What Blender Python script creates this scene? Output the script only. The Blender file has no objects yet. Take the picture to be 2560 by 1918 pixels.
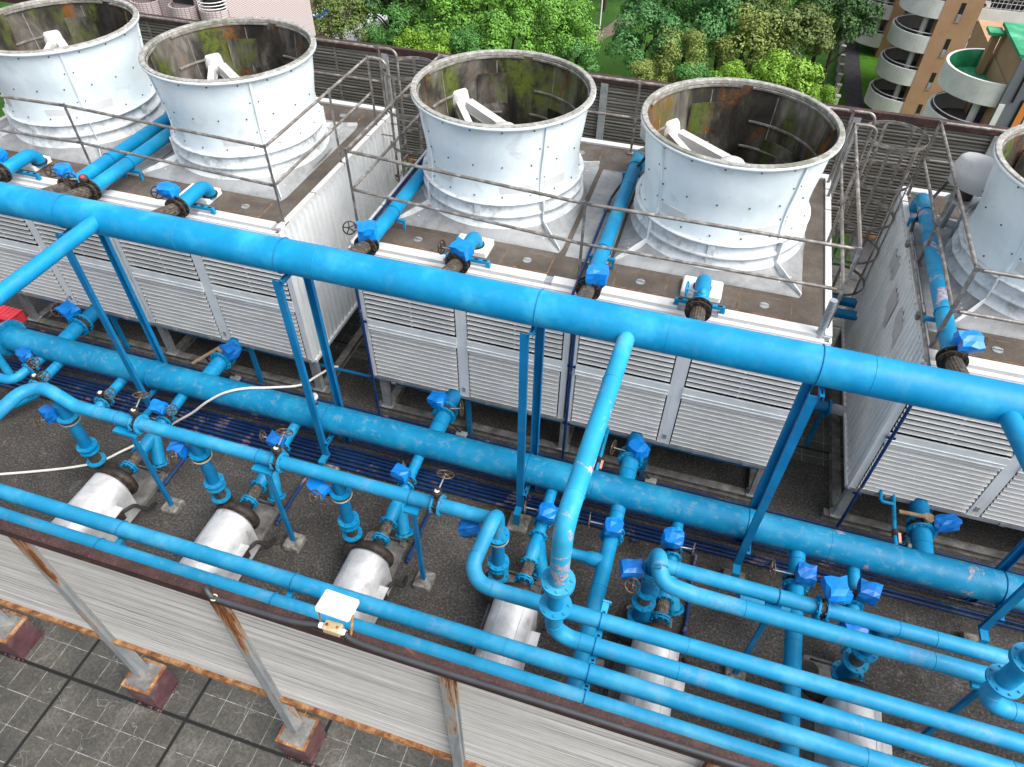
import bpy, math, random
from mathutils import Vector, Matrix
PI=math.pi
random.seed(7)
sc=bpy.context.scene
COL=sc.collection
V=Vector
# ------------------------------------------------------------------ mesh builder
class MB:
    def __init__(s): s.v=[];s.f=[];s.sm=[];s.mi=[];s.m=0
    def add(s,vs,fs,smooth=False):
        o=len(s.v); s.v+= [V(p) for p in vs]
        for f in fs:
            s.f.append(tuple(i+o for i in f)); s.sm.append(smooth); s.mi.append(s.m)
        return s
    def box(s,x0,x1,y0,y1,z0,z1):
        return s.add([(x0,y0,z0),(x1,y0,z0),(x1,y1,z0),(x0,y1,z0),(x0,y0,z1),(x1,y0,z1),(x1,y1,z1),(x0,y1,z1)],
          [(3,2,1,0),(4,5,6,7),(0,1,5,4),(1,2,6,5),(2,3,7,6),(3,0,4,7)])
    def bevbox(s,x0,x1,y0,y1,z0,z1,b):
        c=[(x0+b,y0),(x1-b,y0),(x1,y0+b),(x1,y1-b),(x1-b,y1),(x0+b,y1),(x0,y1-b),(x0,y0+b)]
        d=[(min(max(x,x0+b),x1-b),min(max(y,y0+b),y1-b)) for x,y in c]
        vs=[(x,y,z0) for x,y in c]+[(x,y,z1-b) for x,y in c]+[(x,y,z1) for x,y in d]
        fs=[tuple(range(7,-1,-1)),tuple(range(16,24))]
        for k in (0,8):
            for i in range(8): fs.append((k+i,k+(i+1)%8,k+8+(i+1)%8,k+8+i))
        return s.add(vs,fs)
    def beam(s,p,q,w,h,up=(0,0,1)):
        p=V(p);q=V(q);d=(q-p).normalized();u=V(up)
        if abs(d.dot(u))>.98:u=V((0,1,0))
        a=d.cross(u).normalized();b=a.cross(d).normalized();a=a*(w/2);b=b*(h/2)
        return s.add([p-a-b,p+a-b,p+a+b,p-a+b,q-a-b,q+a-b,q+a+b,q-a+b],[(0,1,2,3)[::-1],(4,5,6,7),(0,1,5,4),(1,2,6,5),(2,3,7,6),(3,0,4,7)])
    def channel(s,p,q,w,h,t,up=(0,0,1)):
        # C section, web on -b side
        p=V(p);q=V(q);d=(q-p).normalized();u=V(up)
        if abs(d.dot(u))>.98:u=V((0,1,0))
        a=d.cross(u).normalized();b=a.cross(d).normalized()
        prof=[(-w/2,-h/2),(w/2,-h/2),(w/2,h/2),(w/2-t,h/2),(w/2-t,-h/2+t),(-w/2+t,-h/2+t),(-w/2+t,h/2),(-w/2,h/2)]
        vs=[p+a*x+b*y for x,y in prof]+[q+a*x+b*y for x,y in prof]
        fs=[(i,(i+1)%8,8+(i+1)%8,8+i) for i in range(8)]
        fs+=[(0,5,4,1)[::-1],(0,7,6,5)[::-1],(1,4,3,2)[::-1],(8,9,12,13)[::1],(8,13,14,15),(9,10,11,12)]
        return s.add(vs,fs)
    def tube(s,path,r,seg=16,caps=True,smooth=True):
        P=[V(p) for p in path];n=len(P)
        rs=r if isinstance(r,(list,tuple)) else [r]*n
        t0=(P[1]-P[0]).normalized();u=V((0,0,1)) if abs(t0.z)<.9 else V((1,0,0))
        a=t0.cross(u).normalized();vs=[];fs=[];tp=t0
        for i in range(n):
            if i==0:t=t0
            elif i==n-1:t=(P[i]-P[i-1]).normalized()
            else:t=((P[i]-P[i-1]).normalized()+(P[i+1]-P[i]).normalized()).normalized()
            a=tp.rotation_difference(t)@a;a=(a-t*a.dot(t)).normalized();b=t.cross(a);tp=t
            for k in range(seg):
                an=2*PI*k/seg;vs.append(P[i]+(a*math.cos(an)+b*math.sin(an))*rs[i])
        for i in range(n-1):
            for k in range(seg):
                k2=(k+1)%seg;fs.append((i*seg+k,i*seg+k2,(i+1)*seg+k2,(i+1)*seg+k))
        s.add(vs,fs,smooth)
        if caps: s.add(vs[:seg],[tuple(range(seg-1,-1,-1))]);s.add(vs[-seg:],[tuple(range(seg))])
        return s
    def lathe(s,prof,o=(0,0,0),ax=(0,0,1),seg=32,smooth=True,a0=0,a1=2*PI,closed=False):
        o=V(o);ax=V(ax).normalized();u=V((1,0,0)) if abs(ax.x)<.9 else V((0,1,0))
        a=(u-ax*u.dot(ax)).normalized();b=ax.cross(a);full=abs(a1-a0-2*PI)<1e-6
        n=seg if full else seg+1;vs=[];fs=[];m=len(prof)
        for k in range(n):
            an=a0+(a1-a0)*k/seg;d=a*math.cos(an)+b*math.sin(an)
            for r,z in prof: vs.append(o+d*r+ax*z)
        for k in range(seg):
            k2=(k+1)%n
            for i in range(m if closed else m-1):
                j=(i+1)%m;fs.append((k*m+i,k2*m+i,k2*m+j,k*m+j))
        return s.add(vs,fs,smooth)
    def disc(s,o,ax,r,t,seg=28,r0=0):
        # flat ring / disc of thickness t centred on o
        pr=[(r0,-t/2),(r,-t/2),(r,t/2),(r0,t/2)]
        return s.lathe(pr,o,ax,seg,False,closed=r0>0)
    def torus(s,o,ax,R,r,seg=28,k=8):
        return s.lathe([(R+r*math.cos(2*PI*i/k),r*math.sin(2*PI*i/k)) for i in range(k)],o,ax,seg,True,closed=True)
    def flange(s,o,ax,r,t=.024,bolts=8,rp=.09,bh=.016,ph=0.2,side=1):
        o=V(o);ax=V(ax).normalized();s.disc(o,ax,r,t,30)
        u=V((1,0,0)) if abs(ax.x)<.9 else V((0,1,0));a=(u-ax*u.dot(ax)).normalized();b=ax.cross(a)
        R=(r+rp)/2+.004
        for k in range(bolts):
            an=2*PI*(k+ph)/bolts;c=o+(a*math.cos(an)+b*math.sin(an))*R
            s.lathe([(0,-t/2-bh),(.0135,-t/2-bh),(.0135,t/2+bh),(0,t/2+bh)],c,ax,6,False)
        return s
    def build(s,name,mat,parent=None,origin=None):
        me=bpy.data.meshes.new(name)
        o=bpy.data.objects.new(name,me)
        if parent is not None: off=world0(parent)
        else: off=V(origin) if origin is not None else V((0,0,0))
        me.from_pydata([p-off for p in s.v],[],s.f)
        me.polygons.foreach_set('use_smooth',s.sm)
        mats=mat if isinstance(mat,(list,tuple)) else [mat]
        for m in mats: me.materials.append(m)
        if len(mats)>1: me.polygons.foreach_set('material_index',s.mi)
        me.update()
        COL.objects.link(o)
        if parent is not None:o.parent=parent
        else:o.location=off
        return o
def world0(o):
    p=V((0,0,0))
    while o is not None: p=p+o.location;o=o.parent
    return p
def fillet(pts,r,n=8):
    P=[V(p) for p in pts];out=[P[0]]
    for i in range(1,len(P)-1):
        a,b,c=P[i-1],P[i],P[i+1];u=(a-b).normalized();w=(c-b).normalized()
        ang=u.angle(w);rr=r[i-1] if isinstance(r,(list,tuple)) else r
        t=rr/math.tan(ang/2);t=min(t,(a-b).length*.95,(c-b).length*.95);rr=t*math.tan(ang/2)
        p0=b+u*t;p1=b+w*t;cen=b+(u+w).normalized()*(rr/math.sin(ang/2))
        v0=p0-cen;v1=p1-cen;th=v0.angle(v1)
        for k in range(n+1):
            f=k/n;out.append(cen+(v0*math.sin((1-f)*th)+v1*math.sin(f*th))/math.sin(th))
    out.append(P[-1]);return out
def T(name,label,cat,loc=(0,0,0),group=None):
    o=bpy.data.objects.new(name,None);COL.objects.link(o);o.location=loc;o.empty_display_size=.2
    return tag(o,label,cat,group)
def tag(o,label,cat,group=None):
    o['label']=label;o['category']=cat
    if group:o['group']=group
    return o
def struct(o): o['kind']='structure';return o
def copy_tree(o,parent=None,loc=None,rz=None,label=None,group=None):
    c=o.copy();COL.objects.link(c);c.parent=parent
    if loc is not None:c.location=loc
    if rz is not None:c.rotation_euler=(0,0,rz)
    if label:c['label']=label
    if group:c['group']=group
    for ch in list(o.children): copy_tree(ch,c)
    return c
# ------------------------------------------------------------------ materials
class NT:
    def __init__(s,name):
        s.mat=bpy.data.materials.new(name);s.mat.use_nodes=True;s.t=s.mat.node_tree;s.n=s.t.nodes;s.n.clear()
        s.out=s.n.new('ShaderNodeOutputMaterial');s.b=s.n.new('ShaderNodeBsdfPrincipled')
        s.t.links.new(s.b.outputs[0],s.out.inputs[0]);s.tc=s.n.new('ShaderNodeTexCoord')
    def l(s,a,b): s.t.links.new(a,b)
    def co(s,scale=(1,1,1),kind='Object',rand=False,loc=(0,0,0)):
        m=s.n.new('ShaderNodeMapping');m.inputs['Scale'].default_value=scale;m.inputs['Location'].default_value=loc
        src=s.tc.outputs[kind]
        if kind=='World':pass
        if rand:
            oi=s.n.new('ShaderNodeObjectInfo');mu=s.n.new('ShaderNodeMath');mu.operation='MULTIPLY';mu.inputs[1].default_value=37
            s.l(oi.outputs['Random'],mu.inputs[0]);ad=s.n.new('ShaderNodeVectorMath');ad.operation='ADD'
            s.l(src,ad.inputs[0]);s.l(mu.outputs[0],ad.inputs[1]);src=ad.outputs[0]
        s.l(src,m.inputs[0]);return m.outputs[0]
    def geo(s,scale=(1,1,1)):
        g=s.n.new('ShaderNodeNewGeometry');m=s.n.new('ShaderNodeMapping');m.inputs['Scale'].default_value=scale
        s.l(g.outputs['Position'],m.inputs[0]);return m.outputs[0]
    def noise(s,co,scale,detail=4,rough=.55,dist=0):
        n=s.n.new('ShaderNodeTexNoise');n.inputs['Scale'].default_value=scale;n.inputs['Detail'].default_value=detail
        n.inputs['Roughness'].default_value=rough;n.inputs['Distortion'].default_value=dist;s.l(co,n.inputs['Vector']);return n.outputs['Fac']
    def vor(s,co,scale,feature='F1',out='Distance'):
        n=s.n.new('ShaderNodeTexVoronoi');n.feature=feature;n.inputs['Scale'].default_value=scale;s.l(co,n.inputs['Vector']);return n.outputs[out]
    def ramp(s,fac,stops,interp='LINEAR'):
        r=s.n.new('ShaderNodeValToRGB');r.color_ramp.interpolation=interp;e=r.color_ramp.elements
        while len(e)<len(stops):e.new(.5)
        for i,(p,c) in enumerate(stops):
            e[i].position=p;e[i].color=(c,c,c,1) if isinstance(c,(int,float)) else (*c,1)
        s.l(fac,r.inputs[0]);return r.outputs[0]
    def mix(s,f,a,b,mode='MIX'):
        m=s.n.new('ShaderNodeMix');m.data_type='RGBA';m.blend_type=mode
        for i,x in ((0,f),(6,a),(7,b)):
            if isinstance(x,(int,float)):m.inputs[i].default_value=x if i==0 else (x,x,x,1)
            elif isinstance(x,tuple):m.inputs[i].default_value=(*x,1)
            else:s.l(x,m.inputs[i])
        return m.outputs[2]
    def math(s,op,a,b=None):
        m=s.n.new('ShaderNodeMath');m.operation=op
        for i,x in enumerate((a,b)):
            if x is None:continue
            if isinstance(x,(int,float)):m.inputs[i].default_value=x
            else:s.l(x,m.inputs[i])
        return m.outputs[0]
    def sep(s,co):
        n=s.n.new('ShaderNodeSeparateXYZ');s.l(co,n.inputs[0]);return n.outputs
    def col(s,c):
        if isinstance(c,tuple):s.b.inputs['Base Color'].default_value=(*c,1)
        else:s.l(c,s.b.inputs['Base Color'])
        return s
    def set(s,rough=.5,metal=0,spec=.5):
        for k,x in (('Roughness',rough),('Metallic',metal),('Specular IOR Level',spec)):
            if isinstance(x,(int,float)):s.b.inputs[k].default_value=x
            else:s.l(x,s.b.inputs[k])
        return s
    def bump(s,h,st=.3,d=.01):
        n=s.n.new('ShaderNodeBump');n.inputs['Strength'].default_value=st;n.inputs['Distance'].default_value=d
        s.l(h,n.inputs['Height']);s.l(n.outputs[0],s.b.inputs['Normal']);return s
def simple(name,c,rough=.5,metal=0,var=.25,scale=6,spec=.5,c2=None,bump=.08):
    m=NT(name);co=m.geo();n=m.noise(co,scale,6,.6)
    lo=tuple(x*(1-var) for x in c);hi=c2 if c2 else tuple(min(1,x*(1+var)) for x in c)
    m.col(m.ramp(n,[(.3,lo),(.5,c),(.72,hi)])).set(rough,metal,spec)
    if bump:m.bump(m.noise(co,scale*9,3),bump,.004)
    return m.mat
def blue_paint(name,base,chalk,gray=.0,chips=.0,spk=.5,rough=.42,gsc=4.2,xr=None):
    m=NT(name);co=m.geo()
    n1=m.noise(co,1.7,5,.6);n2=m.noise(co,9,5,.65);n3=m.noise(co,38,3,.6)
    c=m.ramp(n1,[(.3,tuple(x*.82 for x in base)),(.52,base),(.72,chalk)])
    deep=(base[0]*.6,base[1]*1.18,min(1,base[2]*1.1))
    c=m.mix(m.ramp(n2,[(.56,0),(.7,.55)]),c,deep)
    if gray>0:
        g=m.math('MULTIPLY',m.ramp(m.noise(co,gsc,7,.72,.3),[(.53,0),(.66,1)]),gray)
        c=m.mix(g,c,(.17,.30,.36))
    if chips>0:
        ch=m.math('MULTIPLY',m.ramp(m.noise(co,2.6,6,.6,.6),[(.60,0),(.625,1)]),m.ramp(m.noise(co,22,4,.7),[(.38,0),(.5,1)]))
        if xr:
            ch=m.math('MULTIPLY',ch,m.ramp(m.math('DIVIDE',m.sep(co)[xr[0]],xr[1]),xr[2]))
        ch=m.math('MULTIPLY',ch,chips)
        c=m.mix(ch,c,m.ramp(n3,[(.35,(.24,.09,.07)),(.5,(.45,.30,.29)),(.7,(.36,.46,.55))]))
    sp=m.math('MULTIPLY',m.ramp(m.vor(co,26),[(.05,1),(.085,0)]),m.ramp(m.noise(co,3.1,3),[(.54,0),(.6,spk)]))
    c=m.mix(sp,c,(.035,.05,.075))
    m.col(c).set(m.ramp(n2,[(.3,rough-.08),(.7,rough+.16)]),0,.3).bump(m.math('ADD',n2,m.math('MULTIPLY',n3,.5)),.12,.01)
    return m.mat
BL=(.002,.22,.44);CH=(.03,.33,.52)
M={}
M['blue']=blue_paint('blue_paint',BL,CH,.12,.0)
M['blue_old']=blue_paint('blue_paint_worn',(.003,.20,.39),(.02,.28,.45),.5,.8,.6,.42,8.5,(0,10,[(.22,0),(.26,1)]))
M['blue_chip']=blue_paint('blue_paint_chipped',(.012,.27,.47),(.06,.36,.52),.1,1.0,.5,.42,4.2,(1,10,[(.33,.9),(.36,.0),(.375,.0),(.385,1),(.47,1),(.48,.15)]))
M['blue_light']=blue_paint('blue_paint_sunbleached',(.015,.245,.45),(.075,.35,.53),.22,.12,.8)
M['blue_steel']=blue_paint('blue_paint_steel',(.002,.155,.36),(.008,.21,.42),.05,.05,.3,.5)
M['navy']=blue_paint('navy_paint',(.005,.03,.12),(.015,.055,.17),.12,.35,.9,.4)
M['bag']=simple('blue_plastic_sheet',(.001,.17,.56),.34,0,.12,5,.5,(.003,.24,.68),0)
M['bag_dark']=simple('blue_plastic_sheet_dull',(.001,.125,.44),.4,0,.18,5,.5,(.004,.18,.54),0)
M['iron']=simple('rusty_cast_iron',(.032,.026,.022),.6,.2,.4,14,.4,(.085,.055,.038))
M['wheel']=simple('weathered_handwheel',(.10,.07,.05),.5,.5,.4,18,.5,(.27,.19,.13))
M['dark']=simple('dark_rubber',(.02,.02,.02),.6,0,.3,10)
M['bolt']=simple('bolt_steel',(.1,.1,.1),.5,.5,.3,10)
M['whitecap']=simple('white_plastic',(.78,.78,.76),.4,0,.06,5)
def mk():
    # painted steel fan stack
    m=NT('white_stack_paint');co=m.co(rand=True);g=m.sep(m.co())
    n1=m.noise(co,1.3,5,.6,.4);n2=m.noise(co,6,6,.65);st=m.noise(m.co((14,14,.7),rand=True),1.5,5,.7)
    c=m.ramp(n1,[(.3,(.56,.63,.655)),(.5,(.665,.735,.755)),(.7,(.75,.80,.81))])
    c=m.mix(m.ramp(st,[(.55,0),(.75,.22)]),c,(.50,.56,.64))
    pt=m.math('MULTIPLY',m.ramp(m.noise(co,2.3,7,.6,.8),[(.60,0),(.66,.45)]),m.ramp(n2,[(.35,.5),(.6,1)]))
    c=m.mix(pt,c,(.40,.42,.44))
    m.col(c).set(.38,0,.4).bump(m.math('ADD',n1,m.math('MULTIPLY',n2,.12)),.22,.05);M['stack']=m.mat
    # skirt: same paint, dirtier low down with grime runs
    m=NT('white_skirt_paint');co=m.co(rand=True);n1=m.noise(co,2.2,6,.65,.5);n2=m.noise(co,9,6,.7)
    c=m.ramp(n1,[(.3,(.50,.54,.56)),(.5,(.62,.66,.675)),(.7,(.70,.73,.735))])
    d=m.math('MULTIPLY',m.ramp(n1,[(.46,1),(.6,0)]),m.ramp(n2,[(.45,0),(.68,.75)]))
    c=m.mix(d,c,(.22,.205,.19))
    m.col(c).set(.42,0,.4).bump(n2,.1,.01);M['skirt']=m.mat
    m=NT('dimmed_grimy_plate_paint');co=m.geo();n1=m.noise(co,1.6,6,.65,.5);n2=m.noise(co,7,6,.7)  # grime over a base darkened to offset strong light on flat faces
    c=m.ramp(n1,[(.3,(.21,.215,.22)),(.5,(.27,.28,.285)),(.7,(.34,.35,.35))]);d=m.math('MULTIPLY',m.ramp(n1,[(.45,1),(.58,0)]),m.ramp(n2,[(.42,0),(.7,.6)]))
    m.col(m.mix(d,c,(.12,.108,.098))).set(.5,0,.35).bump(n2,.12,.01);M['plate']=m.mat
    # weathered concrete-like rim with lichen
    m=NT('lichen_rim');co=m.co(rand=True);n1=m.noise(co,14,7,.7);n2=m.noise(co,2,4,.6)
    c=m.ramp(n1,[(.3,(.14,.135,.12)),(.5,(.26,.255,.235)),(.68,(.42,.42,.41))])
    c=m.mix(m.ramp(n2,[(.52,0),(.66,.65)]),c,(.09,.10,.06))
    m.col(c).set(.7,0,.3).bump(n1,.25,.01);M['rim']=m.mat
    M['stiff']=simple('stained_stiffener',(.16,.15,.135),.7,0,.5,8,.3,(.30,.29,.27))
    # inside of the stacks: grime, moss, rust
    m=NT('mossy_grime');co=m.co(rand=True);sx=m.co((1,1,.45),rand=True)
    n1=m.noise(sx,2.1,6,.62,.4);n2=m.noise(co,9,7,.7);n3=m.noise(sx,1.3,5,.6,.6);n4=m.noise(sx,1.6,5,.6,.9)
    c=m.ramp(n1,[(.36,(.010,.009,.008)),(.48,(.032,.029,.024)),(.58,(.10,.092,.08)),(.72,(.23,.22,.20))])
    c=m.mix(m.math('MULTIPLY',m.ramp(n3,[(.50,0),(.62,1)]),m.ramp(n2,[(.36,0),(.55,.9)])),c,(.085,.115,.012))
    c=m.mix(m.math('MULTIPLY',m.ramp(n4,[(.54,0),(.64,1)]),m.ramp(n2,[(.4,0),(.55,.9)])),c,(.16,.055,.008))
    c=m.mix(m.ramp(n2,[(.58,0),(.75,.6)]),c,(.02,.018,.014))
    m.col(c).set(.8,0,.25).bump(n2,.5,.02);M['moss']=m.mat
    # chequer plate
    m=NT('chequer_plate');p=m.geo((1,1,1))
    rot=m.n.new('ShaderNodeVectorRotate');rot.inputs['Angle'].default_value=PI/4;rot.rotation_type='Z_AXIS';m.l(p,rot.inputs[0])
    ck=m.n.new('ShaderNodeTexBrick');ck.inputs['Scale'].default_value=1;ck.inputs['Brick Width'].default_value=.05;ck.inputs['Row Height'].default_value=.022;ck.inputs['Mortar Size'].default_value=.006
    m.l(rot.outputs[0],ck.inputs['Vector'])
    n1=m.noise(p,1.6,6,.65);n2=m.noise(p,30,4,.7)
    c=m.ramp(n1,[(.28,(.062,.048,.037)),(.48,(.125,.102,.082)),(.62,(.185,.16,.135)),(.75,(.16,.095,.055))])
    c=m.mix(m.ramp(n2,[(.4,.0),(.7,.5)]),c,(.055,.043,.034))
    c=m.mix(m.math('MULTIPLY',ck.outputs['Fac'],.35),c,(.045,.036,.03))
    m.col(c).set(.62,.25,.4).bump(m.math('SUBTRACT',n2,ck.outputs['Fac']),.45,.006);M['deck']=m.mat
    # galvanised steel
    m=NT('galvanised_steel');co=m.geo();n1=m.noise(co,3,6,.6);v=m.vor(co,45,'F1','Color')
    c=m.mix(.15,m.ramp(n1,[(.3,(.22,.235,.25)),(.55,(.36,.38,.40)),(.75,(.47,.48,.48))]),v)
    m.col(c).set(.5,.45,.5);M['galv']=m.mat
    # white trim
    m=NT('white_trim_paint');co=m.geo();n1=m.noise(co,3,6,.65);n2=m.noise(co,26,5,.7)
    c=m.mix(m.math('MULTIPLY',m.ramp(n1,[(.5,0),(.68,.5)]),m.ramp(n2,[(.45,0),(.7,1)])),(.56,.56,.555),(.20,.185,.17))
    m.col(c).set(.45,0,.4);M['trim']=m.mat
    # corrugated side sheet
    m=NT('corrugated_sheet_paint');co=m.geo();n1=m.noise(co,1.4,5,.6);st=m.noise(m.geo((9,9,.5)),1.6,5,.7)
    c=m.ramp(n1,[(.3,(.62,.635,.635)),(.55,(.72,.735,.735)),(.75,(.78,.785,.78))])
    c=m.mix(m.ramp(st,[(.52,0),(.72,.4)]),c,(.40,.41,.42))
    m.col(c).set(.5,.1,.4);M['corr']=m.mat
    # louvre slat
    m=NT('louvre_slat');co=m.geo();n1=m.noise(m.geo((.8,6,6)),2,5,.7);n2=m.noise(co,18,4,.7)
    c=m.ramp(n1,[(.3,(.36,.355,.34)),(.5,(.46,.455,.44)),(.7,(.55,.545,.53))])
    c=m.mix(m.ramp(n2,[(.55,0),(.75,.35)]),c,(.28,.27,.25))
    m.col(c).set(.5,.1,.4);M['slat']=m.mat
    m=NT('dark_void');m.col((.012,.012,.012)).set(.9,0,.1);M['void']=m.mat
    # front screen: pale ribbed aluminium with grey dirt
    m=NT('screen_sheet_front');co=m.geo();n1=m.noise(m.geo((.22,1,30)),1.3,6,.8);n2=m.noise(co,2,6,.6)
    c=m.ramp(n1,[(.36,(.20,.197,.183)),(.46,(.40,.395,.375)),(.55,(.50,.495,.475)),(.66,(.68,.675,.65))])
    c=m.mix(m.ramp(n2,[(.5,0),(.75,.4)]),c,(.34,.325,.29))
    m.col(c).set(.5,.25,.4);M['screen']=m.mat
    m=NT('screen_sheet_shaded');co=m.geo();n1=m.noise(m.geo((.35,1,22)),1.2,5,.7);n2=m.noise(co,1.6,6,.6)  # same sheet as the front, darkened so its shade sits in the colour
    c=m.ramp(n1,[(.3,(.085,.08,.068)),(.5,(.14,.133,.117)),(.66,(.34,.335,.32))])
    c=m.mix(m.ramp(n2,[(.5,0),(.72,.4)]),c,(.085,.095,.06))
    m.col(c).set(.55,.2,.4);M['screen_back']=m.mat
    # rusted maroon beam
    m=NT('rusted_beam');co=m.geo();n1=m.noise(co,5,6,.7);n2=m.noise(co,60,4,.7);n3=m.noise(m.geo((1,3,3)),3,6,.65,.5)
    c=m.ramp(n1,[(.3,(.016,.0085,.008)),(.5,(.036,.016,.015)),(.7,(.062,.029,.026))])
    c=m.mix(m.ramp(n2,[(.5,0),(.68,.6)]),c,(.095,.062,.056))
    c=m.mix(m.ramp(n3,[(.62,0),(.70,.8)]),c,(.24,.07,.025))
    m.col(c).set(.65,.1,.35).bump(n2,.5,.006);M['rust_beam']=m.mat
    m=NT('rust_orange');co=m.geo();n1=m.noise(co,7,6,.7);n2=m.noise(co,40,4,.7)
    c=m.ramp(n1,[(.32,(.06,.035,.025)),(.45,(.22,.085,.03)),(.6,(.42,.24,.11)),(.75,(.44,.36,.27))])
    c=m.mix(m.ramp(n2,[(.5,0),(.7,.5)]),c,(.07,.03,.018));m.col(c).set(.75,0,.3);M['rust']=m.mat
    m=NT('rust_streaked_post');co=m.geo();n1=m.noise(m.geo((7,7,1.0)),1.3,6,.65,.4);n2=m.noise(co,12,5,.7)
    zz=m.math('ADD',n1,m.ramp(m.math('DIVIDE',m.sep(co)[2],4),[(.35,.0),(.60,.03),(.86,.16)]))
    c=m.ramp(zz,[(.44,(.20,.215,.225)),(.58,(.28,.295,.30)),(.63,(.33,.21,.11)),(.68,(.20,.065,.018)),(.76,(.07,.03,.016))])
    m.col(c).set(.6,.2,.4);M['post_rust']=m.mat
    m=NT('maroon_pedestal');co=m.geo();n1=m.noise(co,4,6,.65,.4);n2=m.noise(co,30,5,.7)
    c=m.ramp(n1,[(.33,(.045,.022,.024)),(.5,(.085,.036,.042)),(.62,(.105,.062,.062)),(.72,(.17,.155,.14))])
    c=m.mix(m.ramp(n2,[(.55,0),(.75,.4)]),c,(.06,.045,.042));m.col(c).set(.55,0,.4);M['maroon']=m.mat
    # railing
    M['rail']=simple('weathered_railing_steel',(.19,.168,.148),.42,.4,.35,9,.5,(.40,.385,.365))
    # pump cover: dull stainless with smears
    m=NT('brushed_metal_cover');co=m.co(rand=True);n1=m.noise(co,3.2,6,.68,.5);n2=m.noise(co,2.6,5,.6,.4)
    c=m.ramp(n1,[(.3,(.40,.405,.41)),(.5,(.56,.565,.57)),(.7,(.70,.70,.70))])
    c=m.mix(m.ramp(n2,[(.6,0),(.7,.5)]),c,(.20,.165,.13))
    m.col(c).set(m.ramp(n1,[(.3,.42),(.7,.6)]),.4,.5);M['cover']=m.mat
    # gravel-like roof membrane
    m=NT('dark_roof_membrane');co=m.geo();n1=m.noise(co,.7,6,.62,.3);n2=m.noise(co,30,5,.8);v=m.vor(co,90);n3=m.noise(co,3.3,7,.7,.3)
    c=m.ramp(n1,[(.3,(.036,.033,.030)),(.5,(.070,.066,.061)),(.7,(.115,.109,.102))])
    c=m.mix(m.ramp(n3,[(.56,0),(.72,.55)]),c,(.20,.19,.175))
    c=m.mix(m.ramp(n2,[(.40,.8),(.55,0)]),c,(.022,.020,.018))
    c=m.mix(m.ramp(n2,[(.56,0),(.68,.6)]),c,(.27,.26,.24))
    c=m.mix(m.math('MULTIPLY',m.ramp(v,[(.05,1),(.09,0)]),m.ramp(m.noise(co,1.4,3),[(.53,0),(.62,.7)])),c,(.5,.49,.46))
    m.col(c).set(.85,0,.2).bump(n2,.7,.012);M['gravel']=m.mat
    # cracked tiles
    m=NT('cracked_roof_tiles');g=m.n.new('ShaderNodeNewGeometry')
    mp=m.n.new('ShaderNodeMapping');mp.inputs['Location'].default_value=(6.29,-1.80,0);m.l(g.outputs['Position'],mp.inputs[0])
    br=m.n.new('ShaderNodeTexBrick');br.offset=0;br.inputs['Scale'].default_value=1;br.inputs['Brick Width'].default_value=.3352;br.inputs['Row Height'].default_value=.345;br.inputs['Mortar Size'].default_value=.0042
    m.l(mp.outputs[0],br.inputs['Vector']);co=mp.outputs[0]
    n1=m.noise(co,1.5,7,.65,.4);n2=m.noise(co,26,6,.75);n3=m.noise(co,3.5,6,.7,.5)
    c=m.ramp(n1,[(.30,(.036,.035,.032)),(.46,(.066,.063,.055)),(.58,(.088,.083,.069)),(.72,(.15,.147,.135))])
    c=m.mix(m.ramp(n2,[(.38,.6),(.55,0)]),c,(.020,.020,.018))
    c=m.mix(m.ramp(n2,[(.57,0),(.72,.4)]),c,(.19,.185,.17))
    c=m.mix(m.ramp(n3,[(.68,0),(.76,.55)]),c,(.12,.055,.028))
    wob=m.n.new('ShaderNodeVectorMath');wob.operation='MULTIPLY_ADD'
    nv=m.n.new('ShaderNodeTexNoise');nv.inputs['Scale'].default_value=5;m.l(co,nv.inputs['Vector'])
    m.l(nv.outputs['Color'],wob.inputs[0]);wob.inputs[1].default_value=(.22,.22,.22);m.l(co,wob.inputs[2])
    ve=m.n.new('ShaderNodeTexVoronoi');ve.feature='DISTANCE_TO_EDGE';ve.inputs['Scale'].default_value=2.9;m.l(wob.outputs[0],ve.inputs['Vector'])
    crk=m.math('MULTIPLY',m.ramp(ve.outputs['Distance'],[(.002,1),(.008,0)]),m.ramp(m.noise(co,2.3,5,.6),[(.48,0),(.60,.7)]))
    ln=m.math('MULTIPLY',br.outputs['Fac'],m.ramp(m.noise(co,7,5,.75),[(.40,.05),(.58,.9)]))
    c=m.mix(m.math('MAXIMUM',crk,ln),c,(.34,.34,.32))
    sx=m.sep(co)
    def joint(v,per):
        a=m.math('DIVIDE',v,per);a=m.math('SUBTRACT',a,m.math('ROUND',a));return m.ramp(m.math('ABSOLUTE',a),[(.011*1.676/per,1),(.014*1.676/per,0)])
    j=m.math('MAXIMUM',joint(sx[0],1.676),joint(m.math('ADD',sx[1],0),1.676))
    c=m.mix(j,c,(.006,.006,.006))
    m.col(c).set(.6,0,.4).bump(n2,.35,.006);M['tiles']=m.mat
    m=NT('concrete_block');co=m.geo();n1=m.noise(co,9,7,.7,.6);n2=m.noise(co,45,4,.7)
    c=m.ramp(n1,[(.35,(.07,.066,.06)),(.5,(.20,.19,.17)),(.68,(.38,.36,.33))])
    m.col(m.mix(m.ramp(n2,[(.5,0),(.7,.5)]),c,(.12,.11,.1))).set(.85,0,.2).bump(n2,.5,.01);M['conc']=m.mat
    m=NT('moist_concrete_base');co=m.geo();n1=m.noise(co,5,7,.7);c=m.ramp(n1,[(.3,(.06,.057,.053)),(.55,(.17,.165,.155)),(.75,(.33,.32,.30))]);m.col(c).set(.7,0,.3);M['base']=m.mat
    M['hose']=simple('white_pvc_hose',(.70,.685,.63),.5,0,.08,6)
    M['flex']=simple('stained_bellows',(.085,.07,.055),.55,.4,.4,20,.5,(.22,.19,.15))
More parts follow.
